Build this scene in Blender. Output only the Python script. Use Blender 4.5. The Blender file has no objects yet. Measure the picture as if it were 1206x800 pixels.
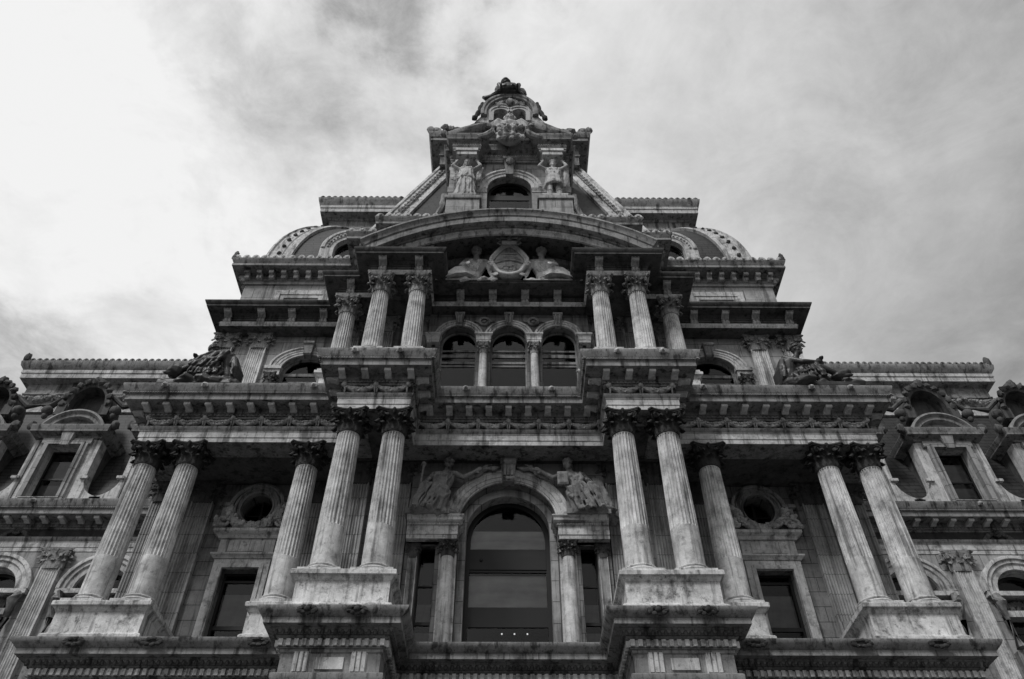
import bpy, bmesh, math, random
from mathutils import Vector, Matrix, noise
from mathutils.geometry import delaunay_2d_cdt
R = math.radians
rnd = random.Random(7)
SC = bpy.context.scene
COL = SC.collection

# ------------------------------------------------------------------ camera, sky, sun, exposure
# origin = the photographer's eye (1.6 m above the pavement); the facade faces him along +Y
cam_d = bpy.data.cameras.new('camera'); cam = bpy.data.objects.new('camera', cam_d); COL.objects.link(cam)
cam_d.sensor_width = 36; cam_d.lens = 27.97; cam_d.clip_end = 3000; cam_d.clip_start = 0.1
cam.rotation_euler = (R(90+46), 0, R(-0.33))
SC.camera = cam
SC.render.resolution_x = 1024; SC.render.resolution_y = 679
SC.view_settings.view_transform = 'Standard'; SC.view_settings.look = 'None'
SC.view_settings.exposure = 0.45; SC.view_settings.gamma = 1
SC.view_settings.use_curve_mapping = False
SC.cycles.max_bounces = 6; SC.cycles.diffuse_bounces = 3

SUN_EL, SUN_AZ = 50, 215           # azimuth clockwise from +Y: behind the photographer, to his left
w = bpy.data.worlds.new('World'); SC.world = w; w.use_nodes = True
nt = w.node_tree; N = nt.nodes; Lk = nt.links; N.clear()
def nd(t, **k):
    n = N.new(t)
    for a, b in k.items(): setattr(n, a, b)
    return n
def wm(op, a, b=None, c=None, clamp=False):
    n = N.new('ShaderNodeMath'); n.operation = op; n.use_clamp = clamp
    for i, q in enumerate((a, b, c)):
        if q is None: continue
        if isinstance(q, (int, float)): n.inputs[i].default_value = q
        else: Lk.new(q, n.inputs[i])
    return n.outputs[0]
sky = nd('ShaderNodeTexSky', sky_type='NISHITA', sun_disc=False, sun_elevation=R(SUN_EL), sun_rotation=R(SUN_AZ))
bw = nd('ShaderNodeRGBToBW'); Lk.new(sky.outputs[0], bw.inputs[0])
tc = nd('ShaderNodeTexCoord'); sp = nd('ShaderNodeSeparateXYZ'); Lk.new(tc.outputs['Generated'], sp.inputs[0])
zz = wm('MAXIMUM', sp.outputs[2], 0.06)
cx = wm('DIVIDE', sp.outputs[0], zz); cy = wm('DIVIDE', sp.outputs[1], zz)
cv = nd('ShaderNodeCombineXYZ'); Lk.new(cx, cv.inputs[0]); Lk.new(cy, cv.inputs[1])
def wn(scale, detail, rough, off, dist=0.0):
    mp = nd('ShaderNodeMapping'); mp.inputs['Location'].default_value = off
    Lk.new(cv.outputs[0], mp.inputs[0])
    n = nd('ShaderNodeTexNoise'); n.inputs['Scale'].default_value = scale
    n.inputs['Detail'].default_value = detail; n.inputs['Roughness'].default_value = rough
    n.inputs['Distortion'].default_value = dist
    Lk.new(mp.outputs[0], n.inputs['Vector']); return n.outputs[0]
n_big = wn(1.6, 10, 0.60, (3.1, 1.7, 0), 0.5)
n_mid = wn(4.2, 10, 0.66, (7.3, 2.2, 0), 0.7)
n_fin = wn(11.0, 8, 0.68, (1.3, 4.2, 0), 0.4)
n_soft = wn(0.9, 3, 0.5, (0.4, 5.5, 0))
n_wx = wn(3.2, 8, 0.62, (9.1, 0.4, 0)); n_wy = wn(3.2, 8, 0.62, (2.6, 8.8, 0))
wx = wm('ADD', cx, wm('MULTIPLY', wm('SUBTRACT', n_wx, 0.5), 0.55)); wy = wm('ADD', cy, wm('MULTIPLY', wm('SUBTRACT', n_wy, 0.5), 0.55))
def blob(px, py, r):               # ragged region of the cloud deck
    dx = wm('SUBTRACT', wx, px); dy = wm('SUBTRACT', wy, py)
    d = wm('SQRT', wm('ADD', wm('MULTIPLY', dx, dx), wm('MULTIPLY', dy, dy)))
    mr = nd('ShaderNodeMapRange', interpolation_type='SMOOTHSTEP'); Lk.new(d, mr.inputs[0])
    mr.inputs[1].default_value = r; mr.inputs[2].default_value = r*0.45
    mr.inputs[3].default_value = 0; mr.inputs[4].default_value = 1
    return mr.outputs[0]
v = wm('ADD', wm('MULTIPLY', wm('SUBTRACT', n_big, 0.5), 0.7), wm('ADD', wm('MULTIPLY', wm('SUBTRACT', n_mid, 0.5), 0.6), wm('MULTIPLY', wm('SUBTRACT', n_fin, 0.5), 0.42)))
lum = wm('SUBTRACT', 0.835, wm('MULTIPLY', wm('SUBTRACT', cx, -0.08, clamp=True), 0.50))
CLOUDS = [(-0.20, 0.42, 0.30, 0.23), (0.35, 0.50, 0.40, 0.08), (-0.92, 1.05, 0.26, 0.36), (-0.34, 0.60, 0.18, 0.14), (-0.12, 0.37, 0.17, 0.28), (-0.40, 0.40, 0.12, 0.14), (-0.62, 0.98, 0.16, 0.14)]
for px, py, r, k in CLOUDS:
    b = blob(px, py, r)
    lum = wm('SUBTRACT', lum, wm('MULTIPLY', b, wm('MULTIPLY', k, wm('ADD', 0.75, wm('MULTIPLY', v, 2.0)))))
lum = wm('ADD', lum, wm('MULTIPLY', v, -0.42))
lum = wm('ADD', lum, wm('MULTIPLY', wm('SUBTRACT', n_soft, 0.5), -0.25))
lum = wm('MULTIPLY', wm('MINIMUM', wm('MAXIMUM', lum, 0.22), 0.87), 0.74)
# thick cloud deck over the clear sky: 94 % cloud
STR = 0.10
tot = wm('ADD', wm('MULTIPLY', bw.outputs[0], 0.06), wm('MULTIPLY', lum, 1/STR))
low = nd('ShaderNodeMapRange'); Lk.new(sp.outputs[2], low.inputs[0])
low.inputs[1].default_value = 0.0; low.inputs[2].default_value = 0.3; low.inputs[3].default_value = 0.42; low.inputs[4].default_value = 1
tot = wm('MULTIPLY', tot, low.outputs[0])
bg = nd('ShaderNodeBackground'); Lk.new(tot, bg.inputs[0]); bg.inputs[1].default_value = STR
wo = nd('ShaderNodeOutputWorld'); Lk.new(bg.outputs[0], wo.inputs[0])

sd = bpy.data.lights.new('sun', 'SUN'); so = bpy.data.objects.new('sun', sd); COL.objects.link(so)
sd.energy = 1.5; sd.angle = R(12); sd.color = (1, 1, 1)
az, el = R(SUN_AZ), R(SUN_EL)
sdir = Vector((math.sin(az)*math.cos(el), math.cos(az)*math.cos(el), math.sin(el)))
so.rotation_euler = sdir.to_track_quat('Z', 'Y').to_euler()

# ------------------------------------------------------------------ materials (black and white place: neutral greys)
def stone(name, base, var=0.35, streak=0.5, joints=None, rough=0.85, bump=0.35, fine=22.0, grime=0.25, topfade=None):
    m = bpy.data.materials.new(name); m.use_nodes = True
    t = m.node_tree; n = t.nodes; l = t.links; n.clear()
    def mk(ty, **k):
        q = n.new(ty)
        for a, b in k.items(): setattr(q, a, b)
        return q
    def mth(op, a, b=None, clamp=False):
        q = n.new('ShaderNodeMath'); q.operation = op; q.use_clamp = clamp
        for i, x in enumerate((a, b)):
            if x is None: continue
            if isinstance(x, (int, float)): q.inputs[i].default_value = x
            else: l.new(x, q.inputs[i])
        return q.outputs[0]
    geo = mk('ShaderNodeNewGeometry'); s = mk('ShaderNodeSeparateXYZ'); l.new(geo.outputs['Position'], s.inputs[0])
    def nz(scale, det, ro, sc=(1, 1, 1), off=(0, 0, 0)):
        mp = mk('ShaderNodeMapping'); mp.inputs['Scale'].default_value = sc; mp.inputs['Location'].default_value = off
        l.new(geo.outputs['Position'], mp.inputs[0])
        q = mk('ShaderNodeTexNoise'); q.inputs['Scale'].default_value = scale; q.inputs['Detail'].default_value = det
        q.inputs['Roughness'].default_value = ro; l.new(mp.outputs[0], q.inputs['Vector']); return q.outputs[0]
    def rng(x, a, b, c, d):
        q = mk('ShaderNodeMapRange'); l.new(x, q.inputs[0])
        for i, y in enumerate((a, b, c, d)): q.inputs[i+1].default_value = y
        return q.outputs[0]
    big = nz(0.45, 4, 0.6); mid = nz(2.2, 6, 0.65, off=(3, 5, 1)); fin = nz(fine, 5, 0.7)
    st = nz(1.0, 5, 0.62, sc=(3.2, 3.2, 0.22), off=(2, 9, 0))
    st2 = nz(1.0, 4, 0.7, sc=(9, 9, 0.5), off=(5, 1, 3))
    val = mth('ADD', 1.0, mth('MULTIPLY', mth('SUBTRACT', big, 0.5), var*1.6))
    val = mth('ADD', val, mth('MULTIPLY', mth('SUBTRACT', mid, 0.5), var*1.9))
    val = mth('ADD', val, mth('MULTIPLY', mth('SUBTRACT', fin, 0.5), var*0.9))
    dk = mth('MAXIMUM', rng(st, 0.53, 0.64, 0, 1), mth('MULTIPLY', rng(st2, 0.56, 0.66, 0, 1), 0.7))
    val = mth('MULTIPLY', val, mth('SUBTRACT', 1.0, mth('MULTIPLY', dk, streak)))
    gr = rng(nz(0.9, 7, 0.72, off=(11, 4, 8)), 0.53, 0.66, 0, 1)
    val = mth('MULTIPLY', val, mth('SUBTRACT', 1.0, mth('MULTIPLY', gr, grime)))
    gr2 = rng(nz(4.5, 8, 0.74, off=(1, 7, 5)), 0.55, 0.63, 0, 1)
    val = mth('MULTIPLY', val, mth('SUBTRACT', 1.0, mth('MULTIPLY', gr2, grime*0.75)))
    hgt = mth('ADD', mth('MULTIPLY', fin, 0.4), mth('MULTIPLY', mid, 0.6))
    if joints:
        cxy = mth('ADD', s.outputs[0], mth('MULTIPLY', s.outputs[1], 1.0))
        cmb = mk('ShaderNodeCombineXYZ'); l.new(cxy, cmb.inputs[0]); l.new(s.outputs[2], cmb.inputs[1])
        br = mk('ShaderNodeTexBrick'); l.new(cmb.outputs[0], br.inputs['Vector'])
        br.inputs['Color1'].default_value = (1, 1, 1, 1); br.inputs['Color2'].default_value = (0.74, 0.74, 0.74, 1)
        br.inputs['Mortar'].default_value = (0.25, 0.25, 0.25, 1); br.inputs['Scale'].default_value = 1.0
        br.inputs['Mortar Size'].default_value = 0.014; br.inputs['Mortar Smooth'].default_value = 0.3
        br.inputs['Brick Width'].default_value = joints[0]; br.inputs['Row Height'].default_value = joints[1]
        val = mth('MULTIPLY', val, br.outputs['Color'])
        hgt = mth('SUBTRACT', hgt, mth('MULTIPLY', br.outputs['Fac'], 1.3))
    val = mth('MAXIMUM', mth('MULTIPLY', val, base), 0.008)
    p = mk('ShaderNodeBsdfPrincipled'); l.new(val, p.inputs['Base Color'])
    p.inputs['Roughness'].default_value = rough; p.inputs['Specular IOR Level'].default_value = 0.25
    bp = mk('ShaderNodeBump'); bp.inputs['Strength'].default_value = bump; bp.inputs['Distance'].default_value = 0.03
    l.new(hgt, bp.inputs['Height']); l.new(bp.outputs[0], p.inputs['Normal'])
    o = mk('ShaderNodeOutputMaterial'); l.new(p.outputs[0], o.inputs[0])
    return m
M = {
 'col':   stone('marble_column', 0.53, 0.8, 0.6, grime=0.45, bump=0.6),
 'pale':  stone('pale_marble', 0.50, 0.7, 0.65, grime=0.6, bump=0.6),
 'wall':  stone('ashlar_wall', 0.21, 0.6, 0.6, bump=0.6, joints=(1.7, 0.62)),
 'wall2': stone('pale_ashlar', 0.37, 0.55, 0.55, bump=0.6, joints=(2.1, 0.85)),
 'ent':   stone('cornice_stone', 0.25, 0.8, 0.75, grime=0.6, bump=0.6),
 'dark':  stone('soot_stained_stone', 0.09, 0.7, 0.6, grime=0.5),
 'soot_contrast':  stone('soot_and_contrast_black', 0.045, 0.7, 0.4, bump=0.5),
 'relief': stone('relief_stone', 0.23, 0.7, 0.5, bump=0.5, grime=0.5),
 'bright': stone('clean_carved_marble', 0.62, 0.5, 0.35, bump=0.4, grime=0.3),
 'carve': stone('carved_marble', 0.42, 0.5, 0.45, bump=0.4, grime=0.4),
 'bronze':stone('dark_bronze', 0.05, 0.7, 0.3, rough=0.4),
 'lead':  stone('lead_roof', 0.11, 0.4, 0.4),
}
def simple(name, c, rough=0.6, spec=0.3):
    m = bpy.data.materials.new(name); m.use_nodes = True
    n = m.node_tree.nodes; l = m.node_tree.links
    p = n['Principled BSDF']; p.inputs['Roughness'].default_value = rough; p.inputs['Specular IOR Level'].default_value = spec
    nz = n.new('ShaderNodeTexNoise'); nz.inputs['Scale'].default_value = 3; nz.inputs['Detail'].default_value = 6
    mr = n.new('ShaderNodeMapRange'); l.new(nz.outputs[0], mr.inputs[0])
    mr.inputs[1].default_value = 0.3; mr.inputs[2].default_value = 0.7; mr.inputs[3].default_value = c*0.75; mr.inputs[4].default_value = c*1.25
    l.new(mr.outputs[0], p.inputs['Base Color']); return m
M['ped'] = stone('stained_pedestal', 0.5, 0.9, 0.6, grime=0.75, bump=0.8)
M['frame'] = simple('dark_painted_frame', 0.011, 0.5)
M['blind'] = simple('window_blind', 0.16, 0.8)
M['pale_blind'] = simple('pale_window_blind', 0.42, 0.8)
M['room'] = simple('dim_room', 0.012, 0.9, 0.0)
M['ground'] = simple('pavement', 0.07, 0.9)
M['road'] = simple('asphalt', 0.05, 0.9)
def glass():
    m = bpy.data.materials.new('window_glass'); m.use_nodes = True
    n = m.node_tree.nodes; l = m.node_tree.links; n.clear()
    tr = n.new('ShaderNodeBsdfTransparent'); tr.inputs[0].default_value = (0.75, 0.75, 0.75, 1)
    gl = n.new('ShaderNodeBsdfGlossy'); gl.inputs['Roughness'].default_value = 0.06; gl.inputs[0].default_value = (0.8, 0.8, 0.8, 1)
    nz = n.new('ShaderNodeTexNoise'); nz.inputs['Scale'].default_value = 1.3
    bp = n.new('ShaderNodeBump'); bp.inputs['Strength'].default_value = 0.08; l.new(nz.outputs[0], bp.inputs['Height']); l.new(bp.outputs[0], gl.inputs['Normal'])
    fr = n.new('ShaderNodeFresnel'); fr.inputs[0].default_value = 1.45
    mx = n.new('ShaderNodeMixShader'); l.new(fr.outputs[0], mx.inputs[0]); l.new(tr.outputs[0], mx.inputs[1]); l.new(gl.outputs[0], mx.inputs[2])
    o = n.new('ShaderNodeOutputMaterial'); l.new(mx.outputs[0], o.inputs[0]); return m
M['glass'] = glass()
def lampmat():
    m = bpy.data.materials.new('lit_bulb'); m.use_nodes = True
    p = m.node_tree.nodes['Principled BSDF']; p.inputs['Emission Color'].default_value = (1, 1, 1, 1); p.inputs['Emission Strength'].default_value = 0.7
    return m
M['bulb'] = lampmat()
def slate():
    m = stone('roof_slate', 0.042, 0.5, 0.4, rough=0.6)
    t = m.node_tree; n = t.nodes; l = t.links
    geo = [q for q in n if q.bl_idname == 'ShaderNodeNewGeometry'][0]
    p = [q for q in n if q.bl_idname == 'ShaderNodeBsdfPrincipled'][0]
    s = n.new('ShaderNodeSeparateXYZ'); l.new(geo.outputs['Position'], s.inputs[0])
    ad = n.new('ShaderNodeMath'); ad.operation = 'ADD'; l.new(s.outputs[0], ad.inputs[0]); l.new(s.outputs[1], ad.inputs[1])
    cb = n.new('ShaderNodeCombineXYZ'); l.new(ad.outputs[0], cb.inputs[0]); l.new(s.outputs[2], cb.inputs[1])
    br = n.new('ShaderNodeTexBrick'); l.new(cb.outputs[0], br.inputs['Vector'])
    br.inputs['Color1'].default_value = (1, 1, 1, 1); br.inputs['Color2'].default_value = (0.85, 0.85, 0.85, 1); br.inputs['Mortar'].default_value = (0.1, 0.1, 0.1, 1)
    br.inputs['Scale'].default_value = 1; br.inputs['Mortar Size'].default_value = 0.02; br.inputs['Brick Width'].default_value = 0.9; br.inputs['Row Height'].default_value = 0.28
    old = p.inputs['Base Color'].links[0].from_socket
    mu = n.new('ShaderNodeMath'); mu.operation = 'MULTIPLY'; l.new(old, mu.inputs[0]); l.new(br.outputs['Color'], mu.inputs[1])
    l.new(mu.outputs[0], p.inputs['Base Color']); return m
M['slate'] = slate()

# ------------------------------------------------------------------ mesh helpers
class MB:
    def __init__(s): s.v = []; s.f = []
    def add(s, v, f):
        o = len(s.v); s.v += [tuple(p) for p in v]; s.f += [tuple(i+o for i in q) for q in f]; return s
    def box(s, x0, x1, y0, y1, z0, z1):
        if x0 > x1: x0, x1 = x1, x0
        return s.add([(x0,y0,z0),(x1,y0,z0),(x1,y1,z0),(x0,y1,z0),(x0,y0,z1),(x1,y0,z1),(x1,y1,z1),(x0,y1,z1)],
                     [(0,3,2,1),(4,5,6,7),(0,1,5,4),(1,2,6,5),(2,3,7,6),(3,0,4,7)])
    def obox(s, c, n, wd, d0, d1, z0, z1, zt0=None):    # box on a wall: c = (x,y) on the wall, n = outward normal
        t = (-n[1], n[0]); P = []
        for z in (z0, z1):
            for a, b in ((-1, d0), (1, d0), (1, d1), (-1, d1)):
                P.append((c[0]+t[0]*a*wd/2+n[0]*b, c[1]+t[1]*a*wd/2+n[1]*b, z))
        return s.add(P, [(0,3,2,1),(4,5,6,7),(0,1,5,4),(1,2,6,5),(2,3,7,6),(3,0,4,7)])
    def hexa(s, lo, hi): return s.add(list(lo)+list(hi), [(0,3,2,1),(4,5,6,7),(0,1,5,4),(1,2,6,5),(2,3,7,6),(3,0,4,7)])
    def sweep(s, path, prof):
        n = len(path); k = len(prof); ring = []
        for i in range(n):
            ns = []
            for a, b in ((i-1, i), (i, i+1)):
                if a < 0 or b >= n: continue
                dx, dy = path[b][0]-path[a][0], path[b][1]-path[a][1]; L = math.hypot(dx, dy); ns.append((dy/L, -dx/L))
            if len(ns) == 2:
                d = 1+ns[0][0]*ns[1][0]+ns[0][1]*ns[1][1]; m = ((ns[0][0]+ns[1][0])/d, (ns[0][1]+ns[1][1])/d)
            else: m = ns[0]
            ring.append([(path[i][0]+m[0]*o, path[i][1]+m[1]*o, z) for o, z in prof])
        f = []
        for i in range(n-1):
            for j in range(k):
                j2 = (j+1) % k; f.append((i*k+j, (i+1)*k+j, (i+1)*k+j2, i*k+j2))
        f.append(tuple(range(k))); f.append(tuple((n-1)*k+j for j in reversed(range(k))))
        return s.add([p for r in ring for p in r], f)
    def lathe(s, c, prof, seg=24, a0=0, a1=None, sy=1.0):
        full = a1 is None; a1 = a0+2*math.pi if full else a1
        cnt = seg if full else seg+1; V = []
        for r, z in prof:
            for i in range(cnt):
                a = a0+(a1-a0)*i/seg; V.append((c[0]+r*math.cos(a), c[1]+r*math.sin(a)*sy, c[2]+z))
        F = []
        for j in range(len(prof)-1):
            for i in range(seg):
                i2 = (i+1) % cnt if full else i+1
                F.append((j*cnt+i, j*cnt+i2, (j+1)*cnt+i2, (j+1)*cnt+i))
        if full: F.append(tuple(reversed(range(cnt)))); F.append(tuple((len(prof)-1)*cnt+i for i in range(cnt)))
        return s.add(V, F)
    def plate(s, outline, holes, y0, y1):               # upright slab in the XZ plane with holes
        loops = [outline]+holes; pts = []; ed = []
        for lp in loops:
            o = len(pts); pts += [Vector((p[0], p[1])) for p in lp]; ed += [(o+i, o+(i+1) % len(lp)) for i in range(len(lp))]
        vo, eo, fo = delaunay_2d_cdt(pts, ed, [], 0, 1e-5)[:3]
        def inside(p, lp):
            c = False; j = len(lp)-1
            for i in range(len(lp)):
                if (lp[i][1] > p[1]) != (lp[j][1] > p[1]) and p[0] < (lp[j][0]-lp[i][0])*(p[1]-lp[i][1])/(lp[j][1]-lp[i][1])+lp[i][0]: c = not c
                j = i
            return c
        tri = []
        for q in fo:
            c = sum((vo[i] for i in q), Vector((0, 0)))/len(q)
            if inside(c, outline) and not any(inside(c, h) for h in holes): tri.append(tuple(q))
        k = len(vo); V = [(p[0], y0, p[1]) for p in vo]+[(p[0], y1, p[1]) for p in vo]
        F = [q for q in tri]+[tuple(i+k for i in reversed(q)) for q in tri]
        cnt = {}
        for q in tri:
            for a, b in zip(q, q[1:]+q[:1]): cnt[(a, b)] = 1
        for (a, b) in cnt:
            if (b, a) not in cnt: F.append((a, b, b+k, a+k))
        return s.add(V, F)
    def arc(s, cx, cz, prof, a0=0, a1=math.pi, seg=40, rz=1.0):   # prof = (y, r) swept round an arc in XZ
        k = len(prof); V = []; F = []
        for i in range(seg+1):
            a = a0+(a1-a0)*i/seg
            for y, r in prof: V.append((cx+r*math.cos(a), y, cz+r*math.sin(a)*rz))
        full = abs(a1-a0-2*math.pi) < 1e-6
        for i in range(seg):
            for j in range(k):
                j2 = (j+1) % k; F.append((i*k+j, i*k+j2, (i+1)*k+j2, (i+1)*k+j))
        if not full: F.append(tuple(range(k))); F.append(tuple(seg*k+j for j in reversed(range(k))))
        return s.add(V, F)
    def tube(s, pts, rad, seg=8, bump=0.0):
        n = len(pts); P = [Vector(p) for p in pts]; V = []; F = []
        for i in range(n):
            d = (P[min(i+1, n-1)]-P[max(i-1, 0)]).normalized()
            u = d.cross(Vector((0, 0, 1)))
            if u.length < 1e-3: u = d.cross(Vector((0, 1, 0)))
            u.normalize(); w_ = d.cross(u); r = rad[i] if hasattr(rad, '__len__') else rad
            for j in range(seg):
                a = 2*math.pi*j/seg; q = r*(1+bump*(rnd.random()-0.5)*2) if bump else r
                V.append(P[i]+(u*math.cos(a)+w_*math.sin(a))*q)
        for i in range(n-1):
            for j in range(seg):
                j2 = (j+1) % seg; F.append((i*seg+j, i*seg+j2, (i+1)*seg+j2, (i+1)*seg+j))
        F.append(tuple(reversed(range(seg)))); F.append(tuple((n-1)*seg+j for j in range(seg)))
        return s.add(V, F)
    def ell(s, c, r, seg=12, rings=8, bump=0.0):
        V = [(c[0], c[1], c[2]-r[2])]; F = []
        for i in range(1, rings):
            t = math.pi*i/rings
            for j in range(seg):
                a = 2*math.pi*j/seg; b = 1+bump*(rnd.random()-0.5)*2 if bump else 1
                V.append((c[0]+r[0]*math.sin(t)*math.cos(a)*b, c[1]+r[1]*math.sin(t)*math.sin(a)*b, c[2]-r[2]*math.cos(t)*b))
        V.append((c[0], c[1], c[2]+r[2])); L = len(V)-1
        for j in range(seg):
            j2 = (j+1) % seg; F.append((0, 1+j2, 1+j)); F.append((L, L-seg+j, L-seg+j2))
        for i in range(rings-2):
            for j in range(seg):
                j2 = (j+1) % seg; a = 1+i*seg; F.append((a+j, a+j2, a+seg+j2, a+seg+j))
        return s.add(V, F)
    def mirror(s):
        m = MB(); m.v = [(-x, y, z) for x, y, z in s.v]; m.f = [tuple(reversed(q)) for q in s.f]; return m
    def move(s, d, sc=(1, 1, 1)): s.v = [(x*sc[0]+d[0], y*sc[1]+d[1], z*sc[2]+d[2]) for x, y, z in s.v]; return s
    def rot(s, a):                                        # about z
        c, q = math.cos(a), math.sin(a); s.v = [(x*c-y*q, x*q+y*c, z) for x, y, z in s.v]; return s
    def join(s, o): return s.add(o.v, o.f)

WL = {}
def mesh_of(name, mb, mat, smooth=35, rough_edges=0.0):
    me = bpy.data.meshes.new(name); vs = mb.v
    if rough_edges:
        vs = [tuple(Vector(p)+noise.noise_vector(Vector(p)*1.3)*rough_edges) for p in vs]
    me.from_pydata(vs, [], mb.f)
    b = bmesh.new(); b.from_mesh(me); bmesh.ops.recalc_face_normals(b, faces=b.faces); b.to_mesh(me); b.free()
    me.materials.append(mat)
    me.polygons.foreach_set('use_smooth', [True]*len(me.polygons))
    me.set_sharp_from_angle(angle=R(smooth)); me.update(); return me
def link(name, data, parent=None, loc=(0, 0, 0)):
    o = bpy.data.objects.new(name, data); COL.objects.link(o); L = Vector(loc); WL[o.name] = L
    if parent is not None: o.parent = parent; o.location = L-WL[parent.name]
    else: o.location = L
    return o
def obj(name, mb, mat, parent=None, loc=(0, 0, 0), smooth=35, rough_edges=0.0):
    return link(name, mesh_of(name, mb, M[mat] if isinstance(mat, str) else mat, smooth, rough_edges), parent, loc)
def thing(name, label, cat, loc, group=None):
    o = link(name, None, None, loc); o.empty_display_size = 0.5; o['label'] = label; o['category'] = cat
    if group: o['group'] = group
    return o
def tag(o, label, cat, group=None):
    o['label'] = label; o['category'] = cat
    if group: o['group'] = group
    return o
def struct(name, mb, mat): o = obj(name, mb, mat); o['kind'] = 'structure'; return o
def mirror_path(p): return p+[(-x, y) for x, y in reversed(p)]
def rect(x0, x1, z0, z1): return [(x0, z0), (x1, z0), (x1, z1), (x0, z1)]
def archhole(cx, r, spring, z0, rz=None, seg=28):
    rz = rz or r; return [(cx-r, z0), (cx+r, z0)]+[(cx+r*math.cos(math.pi*i/seg), spring+rz*math.sin(math.pi*i/seg)) for i in range(seg+1)]
def ellhole(cx, cz, rx, rz, seg=36): return [(cx+rx*math.cos(2*math.pi*i/seg), cz+rz*math.sin(2*math.pi*i/seg)) for i in range(seg)]
def along(path, spacing, out, inset=0.15):
    """evenly spaced stations on every run of a path offset outwards; yields (x, y, normal)"""
    res = []; n = len(path)
    for i in range(n-1):
        (ax, ay), (bx, by) = path[i], path[i+1]; L = math.hypot(bx-ax, by-ay); t = ((bx-ax)/L, (by-ay)/L); nn = (t[1], -t[0])
        def turn(j):
            if j <= 0 or j >= n-1: return 0
            d1 = (path[j][0]-path[j-1][0], path[j][1]-path[j-1][1]); d2 = (path[j+1][0]-path[j][0], path[j+1][1]-path[j][1])
            return 1 if d1[0]*d2[1]-d1[1]*d2[0] > 0 else -1   # +1 = projecting corner
        lo = -turn(i)*out+inset; hi = L+turn(i+1)*out-inset
        if hi-lo < spacing*0.3: continue
        c = max(1, int(round((hi-lo)/spacing)))
        for k in range(c+1):
            s_ = lo+(hi-lo)*k/c; res.append((ax+t[0]*s_, ay+t[1]*s_, nn))
    return res

# ------------------------------------------------------------------ ground
g = MB().add([(-900,-900,-1.75),(900,-900,-1.75),(900,900,-1.75),(-900,900,-1.75)], [(0,1,2,3)]); struct('ground', g, 'ground')
g = MB().box(-80, 80, -6, 21, -1.75, -1.6); struct('pavement', g, 'ground')
g = MB().add([(-300,-30,-1.746),(300,-30,-1.746),(300,-6.2,-1.746),(-300,-6.2,-1.746)], [(0,1,2,3)]); struct('road', g, 'road')

B = thing('civic_building', 'monumental many-storeyed stone building with paired fluted columns, curved pediment and mansard roofs', 'building', (0, 26, -1.6))
SG = (-1, 1)

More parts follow.
